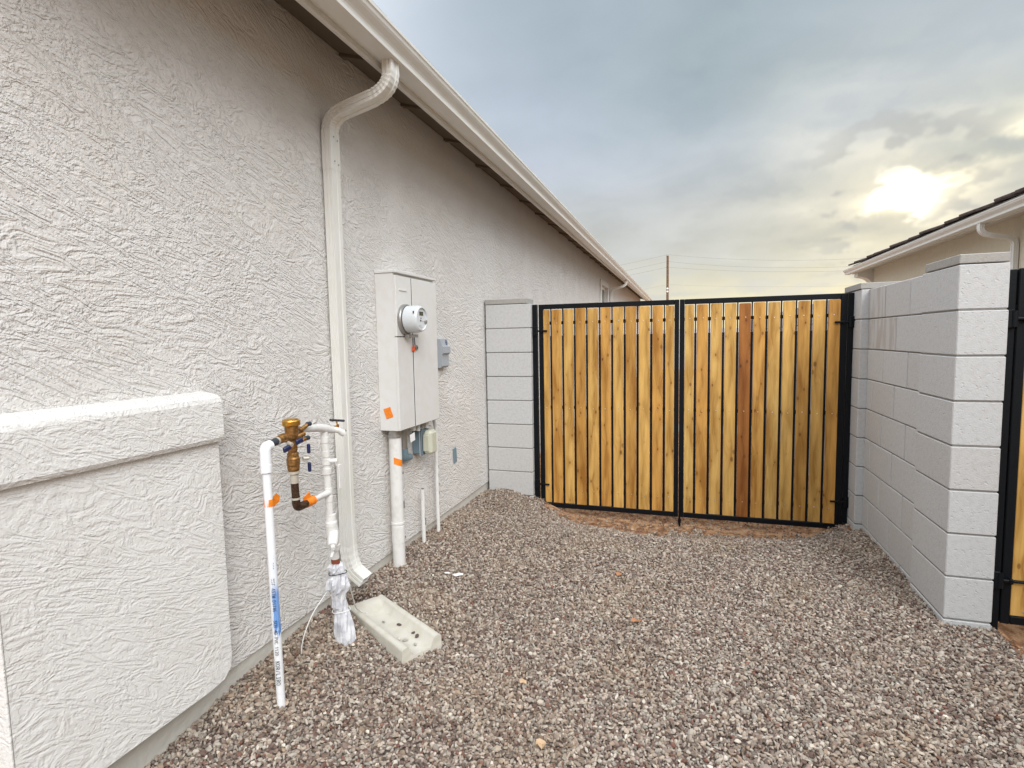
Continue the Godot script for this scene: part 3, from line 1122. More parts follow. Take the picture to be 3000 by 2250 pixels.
func gate_leaf(label: String, x0: float, x1: float, y0: float, y1: float, z: float, s0: float, s1: float, edges: Array, tones: Array, strips: Array, tilt: float) -> Node3D:
	var t := thing("gate_leaf", label, "gate", Vector3((x0 + x1) / 2, 0, z), "wooden gate leaves in black steel frames")
	var o := t.position
	var mb := MB.new(o)
	mb.bx(x0, x0 + s0, y0, y1, z - 0.02, z + 0.02, 0.003)
	part(t, "stile", mb.mesh(), M.black)
	mb = MB.new(o)
	mb.bx(x1 - s1, x1, y0, y1, z - 0.02, z + 0.02, 0.003)
	part(t, "stile", mb.mesh(), M.black)
	for r in [[y0, y0 + 0.038], [y1 - 0.038, y1]]:
		mb = MB.new(o)
		mb.bx(x0 + s0 + 0.0005, x1 - s1 - 0.0005, r[0], r[1], z - 0.0195, z + 0.0195, 0.003)
		part(t, "frame_rail", mb.mesh(), M.black)
	var rails := [0.085, 0.785, 1.490]
	for r in rails:
		mb = MB.new(o)
		mb.bx(x0 + s0 + 0.0005, x1 - s1 - 0.0005, r - 0.013, r + 0.013, z - 0.0185, z - 0.0085, 0.001)
		part(t, "cross_rail", mb.mesh(), M.black)
	# a thin upright bar shows between boards; its lower part is widened to darken the slits
	var bar := MB.new()
	bar.bx(-0.0082, 0.0082, y0 + 0.039, 1.385, -0.006, 0.006, 0.001)
	bar.bx(-0.0045, 0.0045, 1.3855, y1 - 0.039, -0.0055, 0.0055, 0.001)
	var barm := bar.mesh()
	var sc := MB.new()
	sc.lathe(Vector3.ZERO, Vector3(0, 0, 1), [Vector2(0.0045, 0), Vector2(0.004, 0.0018), Vector2(0.0, 0.0026)], 8)
	var scm := sc.mesh()
	for i in edges.size() - 1:
		var gap_shade0 := 0.0 if i == 0 else 0.010
		var gap_shade1 := 0.0 if i == edges.size() - 2 else 0.010
		var a: float = edges[i] + gap_shade0
		var b: float = edges[i + 1] - gap_shade1
		if i > 0:
			part(t, "picket_bar", barm, M.black, "", Vector3(edges[i], 0, z - 0.0018) - o)
		var yb := y0 + 0.040 + brng.randf_range(0, 0.004)
		var yt := y1 - 0.040 - brng.randf_range(0.0, 0.006)
		var bm := board_mesh(b - a, yt - yb, 0.016, strips[i] % 8, strips[i] >= 8, brng.randf_range(0, 0.1))
		var lab := "dark reddish brown cedar board" if tones[i] == 4 else ""
		var bd := part(t, "board", bm, M.wood[tones[i]], lab, Vector3((a + b) / 2, yb, z + 0.012 + brng.randf_range(-0.001, 0.001)) - o)
		for r in rails:
			part(bd, "screw", scm, M.screw, "", Vector3(brng.randf_range(-0.006, 0.006), r - yb + brng.randf_range(-0.006, 0.006), 0.008))
	return t

func hinge(t: Node3D, x0: float, x1: float, y: float, z: float, sg: float):
	# threaded bolt through the leaf, nut, and a barrel plate on the post
	var o := t.position
	var mb := MB.new(o)
	mb.tube([Vector3(x0, y, z), Vector3(x1, y, z)], 0.0075, 8)
	mb.box(Vector3(lerpf(x0, x1, 0.42), y, z), Vector3(0.014, 0.024, 0.024), 0.003)
	mb.lathe(Vector3(x0, y - 0.035, z), Vector3.UP, [Vector2(0, 0), Vector2(0.013, 0), Vector2(0.013, 0.07), Vector2(0, 0.07)], 12)
	mb.bx(x0 - sg * 0.03, x0, y - 0.04, y + 0.04, z - 0.012, z + 0.006, 0.003)
	part(t, "hinge", mb.mesh(), M.black)

func build_gates():
	brng.seed = 33
	var el := [0.507, 0.569, 0.669, 0.768, 0.868, 0.973, 1.072, 1.172, 1.273, 1.378, 1.477, 1.552]
	var er := [1.630, 1.708, 1.808, 1.908, 2.008, 2.108, 2.207, 2.306, 2.405, 2.502, 2.600, 2.684]
	var l := gate_leaf("left leaf of the wooden double gate, hung beside the pale pillar", 0.468, 1.588, -0.070, 1.643, -4.45, 0.038, 0.034, el, [0, 1, 0, 3, 0, 1, 2, 3, 2, 1, 0], [0, 1, 2, 3, 4, 5, 6, 7, 8, 11, 13], 0.0)
	var r := gate_leaf("right leaf of the wooden double gate, with one dark reddish board", 1.592, 2.726, -0.070, 1.643, -4.45, 0.036, 0.040, er, [2, 1, 0, 2, 4, 1, 0, 2, 3, 0, 1], [9, 3, 10, 6, 5, 12, 15, 8, 1, 14, 0], 0.0)
	hinge(l, 0.45, 0.54, 1.425, -4.420, 1.0)
	hinge(l, 0.45, 0.545, 0.128, -4.420, 1.0)
	hinge(r, 2.745, 2.648, 1.44, -4.420, -1.0)
	hinge(r, 2.745, 2.650, 0.140, -4.420, -1.0)
	var mb := MB.new(l.position)
	mb.tube([Vector3(1.60, -0.16, -4.418), Vector3(1.60, 0.30, -4.418)], 0.008, 8)
	mb.lathe(Vector3(1.60, -0.11, -4.418), Vector3.UP, [Vector2(0, 0), Vector2(0.012, 0), Vector2(0.012, 0.03), Vector2(0, 0.03)], 8)
	part(l, "drop_rod", mb.mesh(), M.black)
	for p in [[0.402, 0.442, "black steel gate post against the pale left pillar"], [2.731, 2.766, "black steel gate post against the slim right pillar"]]:
		mb = MB.new(Vector3(p[0], 0, -4.45))
		mb.bx(p[0] + (0.011 if p[0] < 1 else 0.0), p[1] + (0.011 if p[0] < 1 else 0.0), -0.25, 1.645, -4.47, -4.43, 0.003)
		solo("gate_post", mb.mesh(), M.black, Vector3(p[0], 0, -4.45), p[2], "post", "black steel gate posts")
	# neighbour's gate at the right edge
	var en := [3.058]
	for k in 10: en.append(3.055 + (k + 1) * 0.102)
	en[10] = 4.071
	var n := gate_leaf("neighbouring wooden gate at the right edge, beside the nearest pillar", 3.022, 4.11, 0.022, 1.625, -2.985, 0.036, 0.038, en, [0, 1, 3, 0, 2, 1, 0, 3, 0, 1], [4, 2, 7, 13, 0, 6, 9, 3, 12, 5], 0.0)
	hinge(n, 3.008, 3.105, 1.41, -2.955, 1.0)
	hinge(n, 3.008, 3.105, 0.229, -2.955, 1.0)
	mb = MB.new(n.position)
	mb.bx(3.019, 3.085, 1.41, 1.628, -2.968, -2.955, 0.003)
	part(n, "lock_plate", mb.mesh(), M.black)
	mb = MB.new(Vector3(2.99, 0, -2.99))
	mb.bx(2.9835, 3.0165, -0.25, 1.625, -3.015, -2.965, 0.003)
	solo("gate_post", mb.mesh(), M.black, Vector3(2.99, 0, -2.99), "black steel post of the neighbouring gate, beside the nearest pillar", "post", "black steel gate posts")

# ------------------------------------------------------------------ electrics
func build_panel():
	var o := Vector3(0, 0.86, -2.93)
	var t := thing("electric_panel", "cream steel electric meter panel mounted on the stucco wall", "electric panel", o)
	var za := -2.68
	var zb := -3.185
	var zs := -2.862
	var mb := MB.new(o)
	mb.bx(0.0, 0.112, 0.860, 1.735, zb + 0.004, za - 0.002, 0.002)
	part(t, "enclosure", mb.mesh(), M.panel)
	mb = MB.new(o)
	mb.bx(0.0, 0.131, 1.7355, 1.752, zb, za + 0.003, 0.003)
	part(t, "rain_hood", mb.mesh(), M.panel)
	mb = MB.new(o)
	mb.bx(0.1125, 0.128, 1.388, 1.722, zs + 0.004, za, 0.002)
	part(t, "meter_cover", mb.mesh(), M.panel)
	mb = MB.new(o)
	mb.bx(0.1125, 0.1275, 0.862, 1.384, zs + 0.004, za, 0.002)
	part(t, "lower_cover", mb.mesh(), M.panel)
	mb = MB.new(o)
	mb.bx(0.1125, 0.1285, 0.862, 1.722, zb, zs - 0.004, 0.002)
	part(t, "breaker_door", mb.mesh(), M.panel)
	mb = MB.new(o)
	mb.bx(0.128, 0.1325, 1.640, 1.652, -2.80, -2.715, 0.002)
	part(t, "embossed_tab", mb.mesh(), M.panel)
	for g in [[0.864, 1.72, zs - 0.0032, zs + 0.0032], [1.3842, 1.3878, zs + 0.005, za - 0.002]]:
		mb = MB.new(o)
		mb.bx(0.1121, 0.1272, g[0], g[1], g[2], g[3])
		part(t, "seam_shade", mb.mesh(), M.gap_shade)  # dark strip almost flush with the doors, painted as the shade between them
	# meter
	var c := Vector3(0.128, 1.483, -2.772)
	mb = MB.new(o)
	mb.lathe(c, Vector3(1, 0, 0), [Vector2(0.086, 0.0), Vector2(0.086, 0.014), Vector2(0.0835, 0.020), Vector2(0.078, 0.022)], 36)
	var ring := part(t, "meter_ring", mb.mesh(), M.galv)
	mb = MB.new(o)
	mb.box(c + Vector3(0.016, -0.094, 0.0), Vector3(0.03, 0.026, 0.026), 0.004)
	mb.tube([c + Vector3(0.016, -0.094, -0.005), c + Vector3(0.07, -0.094, -0.02)], 0.0085, 10)
	part(ring, "ring_lock", mb.mesh(), M.galv)
	mb = MB.new(o)
	mb.lathe(c, Vector3(1, 0, 0), [Vector2(0.0765, 0.018), Vector2(0.0755, 0.085), Vector2(0.073, 0.100), Vector2(0.068, 0.108), Vector2(0.062, 0.110), Vector2(0.061, 0.102), Vector2(0.0, 0.102)], 40)
	var body := part(t, "meter_body", mb.mesh(), M.meter_white)
	mb = MB.new(o)
	mb.bx(0.2302, 0.2325, 1.503, 1.524, -2.797, -2.752, 0.0005)
	part(body, "display", mb.mesh(), M.lcd)
	for d in [[1.487, -2.770, 0.004], [1.474, -2.766, 0.0055]]:
		mb = MB.new(o)
		mb.lathe(Vector3(0.230, d[0], d[1]), Vector3(1, 0, 0), [Vector2(d[2], 0), Vector2(d[2], 0.002), Vector2(0, 0.002)], 10)
		part(body, "port", mb.mesh(), M.ink)
	mb = MB.new(o)
	mb.lathe(Vector3(0.230, 1.470, -2.818), Vector3(1, 0, 0), [Vector2(0.010, 0), Vector2(0.010, 0.010), Vector2(0.007, 0.012), Vector2(0, 0.012)], 12)
	part(body, "seal_stud", mb.mesh(), M.galv)
	for b in [[1.4445, -2.758, 0.028, 0.006], [1.4355, -2.775, 0.034, 0.003], [1.472, -2.792, 0.022, 0.004], [1.427, -2.773, 0.018, 0.0025], [1.534, -2.772, 0.03, 0.0025]]:
		mb = MB.new(o)
		mb.bx(0.2302, 0.2308, b[0] - b[3] / 2, b[0] + b[3] / 2, b[1] - b[2] / 2, b[1] + b[2] / 2)
		part(body, "print", mb.mesh(), M.grey_plastic)
	mb = MB.new(o)
	mb.bx(0.218, 0.226, 1.512, 1.526, -2.700, -2.6975, 0.001)
	part(body, "slot", mb.mesh(), M.ink)
	mb = MB.new(o)
	mb.lathe(c, Vector3(1, 0, 0), [Vector2(0.0778, 0.0225), Vector2(0.0778, 0.026), Vector2(0.0768, 0.026)], 36)
	part(body, "gasket", mb.mesh(), M.ink)
	# seal and key tag hanging below the meter
	mb = MB.new(o)
	mb.tube([Vector3(0.134, 1.388, -2.868), Vector3(0.136, 1.355, -2.866), Vector3(0.135, 1.335, -2.872)], 0.0025, 6)
	part(t, "seal_wire", mb.mesh(), M.ink)
	mb = MB.new(o)
	mb.prism([Vector2(0, 0), Vector2(0.032, -0.006), Vector2(0.026, 0.026), Vector2(0.016, 0.034), Vector2(0.008, 0.02)], Vector3(0.132, 1.306, -2.838), Vector3(0, 0, -1), Vector3.UP, Vector3(0.004, 0, 0))
	part(t, "red_seal", mb.mesh(), M.red_tag, "small orange red plastic seal")
	mb = MB.new(o)
	mb.lathe(Vector3(0.131, 1.322, -2.893), Vector3(1, 0, 0), [Vector2(0.015, 0), Vector2(0.015, 0.006), Vector2(0.008, 0.007), Vector2(0.008, 0.0)], 16)
	part(t, "key_ring", mb.mesh(), M.galv)
	mb = MB.new(o)
	mb.box(Vector3(0.056, 0.962, -2.6795), Vector3(0.045, 0.058, 0.0015), 0.0, Basis(Vector3(0, 0, 1), 0.32))
	part(t, "orange_sticker", mb.mesh(), M.tape, "tilted orange inspection sticker on the panel side")
	# bottom fittings
	for k in 4:
		mb = MB.new(o)
		var z := -2.93 - k * 0.058
		mb.lathe(Vector3(0.075, 0.862, z), Vector3.DOWN, [Vector2(0.020, 0), Vector2(0.020, 0.014), Vector2(0.015, 0.016), Vector2(0.014, 0.040 + 0.01 * (k % 2)), Vector2(0, 0.045 + 0.01 * (k % 2))], 12)
		part(t, "cable_gland", mb.mesh(), M.pipe_paint if k != 2 else M.galv)
	mb = MB.new(o)
	mb.box(Vector3(0.131, 0.803, -2.812), Vector3(0.0012, 0.046, 0.056), 0.0, Basis(Vector3(1, 0, 0), 0.12))
	var tg := part(t, "paper_tag", mb.mesh(), M.paper)
	mb = MB.new(o)
	mb.tube(fillet([Vector3(0.128, 0.868, -2.802), Vector3(0.132, 0.845, -2.795), Vector3(0.131, 0.824, -2.806)], 0.01, 3), 0.0012, 5)
	part(tg, "string", mb.mesh(), M.galv)

func pipe_thing(called: String, label: String, cat: String, x: float, z: float, y0: float, y1: float, r: float, group: String, mat_: Material) -> Node3D:
	var t := thing(called, label, cat, Vector3(x, y0, z), group)
	var mb := MB.new(t.position)
	mb.tube([Vector3(x, y0, z), Vector3(x, y1, z)], r, 18)
	part(t, "pipe", mb.mesh(), mat_)
	return t

func build_conduits():
	var t := pipe_thing("service_conduit", "thick white service conduit below the meter panel, with orange sticker", "conduit", 0.060, -2.735, 0.02, 0.83, 0.036, "white conduits on the stucco wall", M.pipe_paint)
	var mb := MB.new(t.position)
	mb.lathe(Vector3(0.060, 0.31, -2.735), Vector3.UP, [Vector2(0.036, 0), Vector2(0.0395, 0.001), Vector2(0.0395, 0.012), Vector2(0.036, 0.014)], 20)
	mb.lathe(Vector3(0.060, 0.20, -2.735), Vector3.UP, [Vector2(0.036, 0), Vector2(0.038, 0.001), Vector2(0.038, 0.10), Vector2(0.036, 0.102)], 20)
	part(t, "coupling", mb.mesh(), M.pipe_paint)
	mb = MB.new(t.position)
	mb.lathe(Vector3(0.060, 0.815, -2.735), Vector3.UP, [Vector2(0.036, 0), Vector2(0.042, 0.002), Vector2(0.042, 0.018), Vector2(0.038, 0.02), Vector2(0.038, 0.046)], 20)
	part(t, "locknut", mb.mesh(), M.galv)
	# sticker bent round the pipe
	mb = MB.new(t.position)
	mb.smooth(1)
	for k in 8:
		var a0 := -1.35 + k * 0.20
		var a1 := a0 + 0.20
		var f := func(a: float, y: float) -> Vector3: return Vector3(0.060 + cos(a) * 0.0366, y, -2.735 - sin(a) * 0.0366)
		var d := 0.003 * k
		mb.quad(f.call(a0, 0.668 - d), f.call(a1, 0.668 - d - 0.003), f.call(a1, 0.706 - d - 0.003), f.call(a0, 0.706 - d), Vector3(cos(a0), 0, -sin(a0)))
	part(t, "orange_sticker", mb.mesh(), M.tape, "orange sticker wrapped on the conduit")
	for s in [[0.40, 0.44], [0.22, 0.235], [0.60, 0.612]]:
		mb = MB.new(t.position)
		mb.box(Vector3(0.0955, (s[0] + s[1]) / 2, -2.75), Vector3(0.0015, s[1] - s[0], 0.006), 0.0)
		part(t, "scuff", mb.mesh(), M.ink)
	t = pipe_thing("stub_conduit", "short open white conduit stub standing alone between thicker pipe and thin riser", "conduit", 0.055, -3.06, 0.0, 0.425, 0.0125, "white conduits on the stucco wall", M.pipe_paint)
	mb = MB.new(t.position)
	mb.lathe(Vector3(0.055, 0.4255, -3.06), Vector3.UP, [Vector2(0.0, 0), Vector2(0.0105, 0), Vector2(0.0105, 0.001), Vector2(0, 0.001)], 12)
	part(t, "open_end_shade", mb.mesh(), M.gap_shade)  # dark disc over the capped top, painted as the shade inside the pipe
	mb = MB.new(t.position)
	mb.tube([Vector3(0.0685, 0.19, -3.063), Vector3(0.069, 0.21, -3.066), Vector3(0.0688, 0.24, -3.062)], 0.002, 5)
	part(t, "scuff", mb.mesh(), M.ink)
	t = pipe_thing("riser_conduit", "thin white conduit rising to the panel, nearest the block pillar", "conduit", 0.055, -3.275, 0.0, 0.80, 0.0125, "white conduits on the stucco wall", M.pipe_paint)
	mb = MB.new(t.position)
	mb.tube([Vector3(0.055, 0.79, -3.275), Vector3(0.056, 0.86, -3.245), Vector3(0.06, 0.90, -3.19)], 0.0125, 12)
	part(t, "bend", mb.mesh(), M.pipe_paint)
	for y in [0.52, 0.46, 0.40, 0.34, 0.27, 0.20]:
		mb = MB.new(t.position)
		mb.box(Vector3(0.0678, y, -3.278), Vector3(0.001, 0.022, 0.003))
		part(t, "print_mark", mb.mesh(), M.ink)
	# weatherproof outlet box with bubble cover
	var o := Vector3(0, 0.72, -3.09)
	t = thing("outlet_box", "weatherproof outlet box with yellowed clear bubble cover below the panel", "outlet box", o)
	mb = MB.new(o)
	mb.bx(0.0, 0.050, 0.650, 0.800, -3.135, -3.045, 0.006)
	part(t, "box", mb.mesh(), M.blue_grey)
	for k in 2:
		mb = MB.new(o)
		mb.bx(0.0505 + k * 0.012, 0.060 + k * 0.012, 0.645, 0.805, -3.14, -3.040, 0.002)
		part(t, "gasket_flange", mb.mesh(), M.grey_plastic if k == 0 else M.blue_grey)
	mb = MB.new(o)
	mb.bx(0.073, 0.135, 0.648, 0.802, -3.138, -3.042, 0.018)
	mb.bx(0.08, 0.122, 0.672, 0.778, -3.045, -3.036, 0.004)
	part(t, "bubble_cover", mb.mesh(), M.bubble)
	# grey pipe into the wall behind the service conduit
	o = Vector3(0, 0.65, -2.9)
	t = thing("entry_conduit", "dark blue grey conduit elbow turning into the wall behind thick pipe", "conduit", o)
	mb = MB.new(o)
	mb.tube([Vector3(0.030, 0.860, -2.885), Vector3(0.030, 0.705, -2.885)], 0.022, 14)
	part(t, "pipe", mb.mesh(), M.galv)
	mb = MB.new(o)
	mb.tube(fillet([Vector3(0.030, 0.72, -2.885), Vector3(0.030, 0.66, -2.885), Vector3(0.028, 0.652, -2.965)], 0.03, 5), [0.026, 0.026, 0.026, 0.026, 0.026, 0.025, 0.024, 0.020], 14)
	part(t, "elbow", mb.mesh(), M.blue_grey)
	# low voltage grey box right of the panel
	o = Vector3(0, 1.17, -3.46)
	t = thing("interface_box", "small grey plastic telecom box right of the meter panel", "junction box", o)
	mb = MB.new(o)
	mb.prism([Vector2(0, 1.172), Vector2(0.030, 1.172), Vector2(0.043, 1.185), Vector2(0.043, 1.262), Vector2(0.058, 1.275), Vector2(0.058, 1.318), Vector2(0.043, 1.326), Vector2(0.034, 1.372), Vector2(0, 1.372)], Vector3(0, 0, -3.545), Vector3(1, 0, 0), Vector3.UP, Vector3(0, 0, 0.112))
	part(t, "cover", mb.mesh(), M.grey_plastic)
	mb = MB.new(o)
	# blue oval badge with a cross bar, on the sloped top
	var c := Vector3(0.0405, 1.347, -3.515)
	var up := Vector3(-0.19, 0.98, 0).normalized()
	var nn := Vector3(0.98, 0.19, 0).normalized()
	var pts := []
	for k in 17:
		var a := TAU * k / 16
		pts.append(c + up * sin(a) * 0.017 + Vector3(0, 0, -1) * cos(a) * 0.010)
	mb.tube(pts, 0.0017, 6, false)
	mb.tube([c + Vector3(0, 0, 0.010), c - Vector3(0, 0, 0.010)], 0.0024, 6)
	part(t, "badge", mb.mesh(), M.blue_print)
	# small bare cover plate
	o = Vector3(0, 0.46, -3.69)
	mb = MB.new(o)
	mb.box(Vector3(0.004, 0.507, -3.692), Vector3(0.008, 0.112, 0.056), 0.002, Basis(Vector3(1, 0, 0), 0.10))
	solo("cover_plate", mb.mesh(), M.blue_grey, o, "small grey green cover plate low on the wall near the pale pillar", "cover plate")

# ------------------------------------------------------------------ plumbing
func build_plumbing():
	var o := Vector3(0.22, 0.0, -1.72)
	var t := thing("backflow_assembly", "irrigation backflow assembly with brass breaker, white riser and blue stained pipe", "plumbing", o)
	MB.rk = 0.84
	var px := 0.235
	var pz := -1.545
	var top := 0.985
	# white pipe with print
	var mb := MB.new(o)
	mb.tube([Vector3(px - 0.005, -0.03, pz - 0.012), Vector3(px, top - 0.045, pz + 0.004)], 0.0175, 24)
	var pipe := part(t, "pvc_pipe", mb.mesh(), M.pvc, "white pipe smeared with blue primer")
	print_line(pipe, o)
	mb = MB.new(o)
	mb.tube(fillet([Vector3(px, top - 0.075, pz + 0.004), Vector3(px, top + 0.012, pz + 0.004), Vector3(px - 0.002, top + 0.015, pz - 0.022)], 0.03, 6), 0.0225, 20)
	mb.lathe(Vector3(px, top - 0.078, pz + 0.004), Vector3.UP, [Vector2(0.0175, 0), Vector2(0.0235, 0.001), Vector2(0.0235, 0.03), Vector2(0.0225, 0.032)], 20)
	part(t, "pvc_elbow", mb.mesh(), M.pvc_plain)
	mb = MB.new(o)
	mb.lathe(Vector3(px, top - 0.0795, pz + 0.004), Vector3.UP, [Vector2(0.0178, 0), Vector2(0.0188, 0.0005), Vector2(0.0188, 0.004), Vector2(0.0178, 0.004)], 20)
	part(t, "glue_line", mb.mesh(), M.blue_print)
	var a := Vector3(px - 0.004, top + 0.015, pz - 0.018)
	var b := Vector3(0.222, 1.012, -1.645)
	mb = MB.new(o)
	mb.tube([a, a.lerp(b, 0.55)], 0.0165, 16)
	part(t, "nipple", mb.mesh(), M.dark_nipple)
	mb = MB.new(o)
	mb.tube([a.lerp(b, 0.52), a.lerp(b, 0.60)], 0.0195, 16)
	part(t, "thread_tape", mb.mesh(), M.solder)
	# brass breaker
	var c := Vector3(0.22, 1.0, -1.697)
	mb = MB.new(o)
	mb.tube([a.lerp(b, 0.60), b, c + Vector3(0, 0.005, 0.01)], [0.019, 0.021, 0.022], 16)
	mb.lathe(c, Vector3.UP, [Vector2(0.0, -0.045), Vector2(0.022, -0.045), Vector2(0.022, -0.005), Vector2(0.027, 0.012), Vector2(0.029, 0.03), Vector2(0.030, 0.048), Vector2(0.032, 0.052)], 24)
	mb.tube([c + Vector3(0, -0.005, 0), c + Vector3(0.01, 0.012, -0.055)], [0.018, 0.014], 12)
	mb.lathe(c, Vector3.UP, [Vector2(0.0235, -0.095), Vector2(0.0235, -0.06), Vector2(0.020, -0.055), Vector2(0.020, -0.04)], 8)
	part(t, "breaker_body", mb.mesh(), M.brass)
	mb = MB.new(o)
	mb.lathe(c, Vector3.UP, [Vector2(0.0, 0.050), Vector2(0.037, 0.050), Vector2(0.039, 0.054), Vector2(0.0395, 0.068), Vector2(0.037, 0.072), Vector2(0.030, 0.076), Vector2(0, 0.078)], 28)
	part(t, "bonnet", mb.mesh(), M.brass_bright, "polished brass bonnet cap")
	for tc in [[c + Vector3(0.01, 0.026, -0.035), c + Vector3(0.018, 0.045, -0.075)], [c + Vector3(0.01, -0.018, -0.012), c + Vector3(0.018, -0.008, -0.062)]]:
		mb = MB.new(o)
		mb.tube(tc, [0.011, 0.009], 10)
		var cock := part(t, "test_cock", mb.mesh(), M.brass)
		mb = MB.new(o)
		mb.tube([tc[1] - Vector3(0, 0, -0.008), tc[1] + Vector3(0.001, 0.0, -0.010)], 0.0105, 10)
		part(cock, "cock_end", mb.mesh(), M.dark_nipple)
	# shut-off valve below, with its handle
	mb = MB.new(o)
	mb.lathe(Vector3(0.22, 0.872, -1.698), Vector3.UP, [Vector2(0.0, 0), Vector2(0.022, 0), Vector2(0.0265, 0.012), Vector2(0.0265, 0.022), Vector2(0.029, 0.03), Vector2(0.029, 0.052), Vector2(0.025, 0.058), Vector2(0.025, 0.072)], 16)
	part(t, "lower_valve", mb.mesh(), M.brass)
	mb = MB.new(o)
	mb.lathe(Vector3(0.245, 0.918, -1.722), Vector3(0.5, 0, -1), [Vector2(0.009, 0), Vector2(0.009, 0.022), Vector2(0.006, 0.024), Vector2(0, 0.024)], 10)
	var stem := part(t, "valve_stem", mb.mesh(), M.solder)
	for s in [1.0, -1.0]:
		mb = MB.new(o)
		mb.box(Vector3(0.256, 0.918 + s * 0.036, -1.744), Vector3(0.014, 0.038, 0.012), 0.004)
		part(stem, "handle_wing", mb.mesh(), M.blue_handle)
	mb = MB.new(o)
	mb.lathe(Vector3(0.232, 0.992, -1.66), Vector3(1, -0.3, 0.2), [Vector2(0.009, 0), Vector2(0.009, 0.024), Vector2(0, 0.025)], 10)
	stem = part(t, "valve_stem", mb.mesh(), M.solder)
	for s in [1.0, -1.0]:
		mb = MB.new(o)
		mb.box(Vector3(0.255, 0.985 + s * 0.008, -1.660 - s * 0.034), Vector3(0.013, 0.020, 0.036), 0.004, Basis(Vector3(1, 0, 0), 0.2))
		part(stem, "handle_wing", mb.mesh(), M.blue_handle)
	mb = MB.new(o)
	mb.tube([Vector3(0.22, 0.865, -1.698), Vector3(0.22, 0.875, -1.698)], 0.0245, 16)
	mb.tube([Vector3(0.22, 0.828, -1.699), Vector3(0.22, 0.862, -1.699)], 0.0185, 14)
	part(t, "union", mb.mesh(), M.solder)
	# dark weathered drop pipe and its elbow towards the riser
	mb = MB.new(o)
	mb.tube([Vector3(0.22, 0.76, -1.702), Vector3(0.22, 0.842, -1.699)], 0.017, 14)
	mb.tube(fillet([Vector3(0.22, 0.775, -1.702), Vector3(0.218, 0.727, -1.705), Vector3(0.212, 0.727, -1.80)], 0.026, 5), 0.0185, 14)
	part(t, "drop_pipe", mb.mesh(), M.copper)
	mb = MB.new(o)
	mb.lathe(Vector3(0.22, 0.762, -1.702), Vector3.UP, [Vector2(0.017, 0), Vector2(0.0205, 0.001), Vector2(0.0205, 0.008), Vector2(0.017, 0.009)], 14)
	part(t, "solder_ring", mb.mesh(), M.solder)
	mb = MB.new(o)
	mb.tube([Vector3(0.213, 0.727, -1.765), Vector3(0.210, 0.727, -1.815)], 0.0215, 12)
	mb.box(Vector3(0.214, 0.745, -1.775), Vector3(0.003, 0.035, 0.04), 0.0, Basis(Vector3(1, 0, 0), 0.4))
	part(t, "orange_tape", mb.mesh(), M.tape, "orange tape on the lower elbow")
	mb = MB.new(o)
	mb.tube([Vector3(0.210, 0.727, -1.815), Vector3(0.202, 0.727, -1.925)], [0.013, 0.017], 12)
	part(t, "branch_pipe", mb.mesh(), M.pipe_paint)
	# orange tape flag on the white pipe
	mb = MB.new(o)
	mb.lathe(Vector3(px - 0.001, 0.785, pz), Vector3(0, 1, 0.01), [Vector2(0.0183, 0), Vector2(0.0193, 0.0), Vector2(0.0193, 0.026), Vector2(0.0183, 0.026)], 16)
	mb.prism([Vector2(0, 0), Vector2(0.034, 0.012), Vector2(0.038, 0.03), Vector2(0.018, 0.045), Vector2(0.0, 0.038)], Vector3(px + 0.006, 0.778, pz - 0.014), Vector3(-0.1, 0, -1), Vector3.UP, Vector3(0.0012, 0, 0))
	part(t, "orange_tape", mb.mesh(), M.tape, "orange tape flag on the white pipe")
	# riser
	var rx := 0.20
	var rz := -1.917
	mb = MB.new(o)
	mb.tube([Vector3(rx, 0.62, -1.932), Vector3(rx, 0.99, rz)], 0.0185, 16)
	for y in [[0.86, 0.022], [0.895, 0.0205], [0.82, 0.024], [0.955, 0.021], [0.70, 0.0205], [0.735, 0.0205]]:
		mb.lathe(Vector3(rx, y[0], lerpf(-1.932, rz, (y[0] - 0.62) / 0.37)), Vector3.UP, [Vector2(0.0185, -0.013), Vector2(y[1], -0.012), Vector2(y[1], 0.012), Vector2(0.0185, 0.013)], 16)
	part(t, "riser_pipe", mb.mesh(), M.pipe_paint)
	mb = MB.new(o)
	mb.tube([Vector3(rx + 0.018, 1.028, -1.745), Vector3(rx + 0.006, 1.013, -1.87), Vector3(rx, 1.003, -1.915), Vector3(rx + 0.008, 0.990, -1.965)], [0.015, 0.020, 0.0235, 0.019], 16)
	part(t, "tee", mb.mesh(), M.pipe_paint)
	# hose bib
	mb = MB.new(o)
	mb.tube([Vector3(rx + 0.008, 0.993, -1.955), Vector3(rx + 0.022, 0.985, -1.985), Vector3(rx + 0.030, 0.972, -2.0)], [0.015, 0.015, 0.017], 14)
	mb.lathe(Vector3(rx + 0.027, 0.976, -1.996), Vector3(0.4, -0.55, -0.75), [Vector2(0.017, 0), Vector2(0.018, 0.016), Vector2(0.0125, 0.016), Vector2(0.012, 0.004)], 14)
	var bib := part(t, "hose_bib", mb.mesh(), M.pipe_paint)
	mb = MB.new(o)
	mb.lathe(Vector3(rx + 0.034, 0.9795, -2.0005), Vector3(0.4, -0.55, -0.75), [Vector2(0.0, 0.008), Vector2(0.0122, 0.008), Vector2(0.0122, 0.009), Vector2(0, 0.009)], 14)
	part(bib, "mouth", mb.mesh(), M.gap_shade)  # dark disc in the spout, painted as the shade of its bore
	mb = MB.new(o)
	mb.lathe(Vector3(rx + 0.012, 0.995, -1.985), Vector3.UP, [Vector2(0.014, 0), Vector2(0.014, 0.014), Vector2(0.007, 0.016), Vector2(0.007, 0.03)], 12)
	part(bib, "bonnet_nut", mb.mesh(), M.brass_bright)
	mb = MB.new(o)
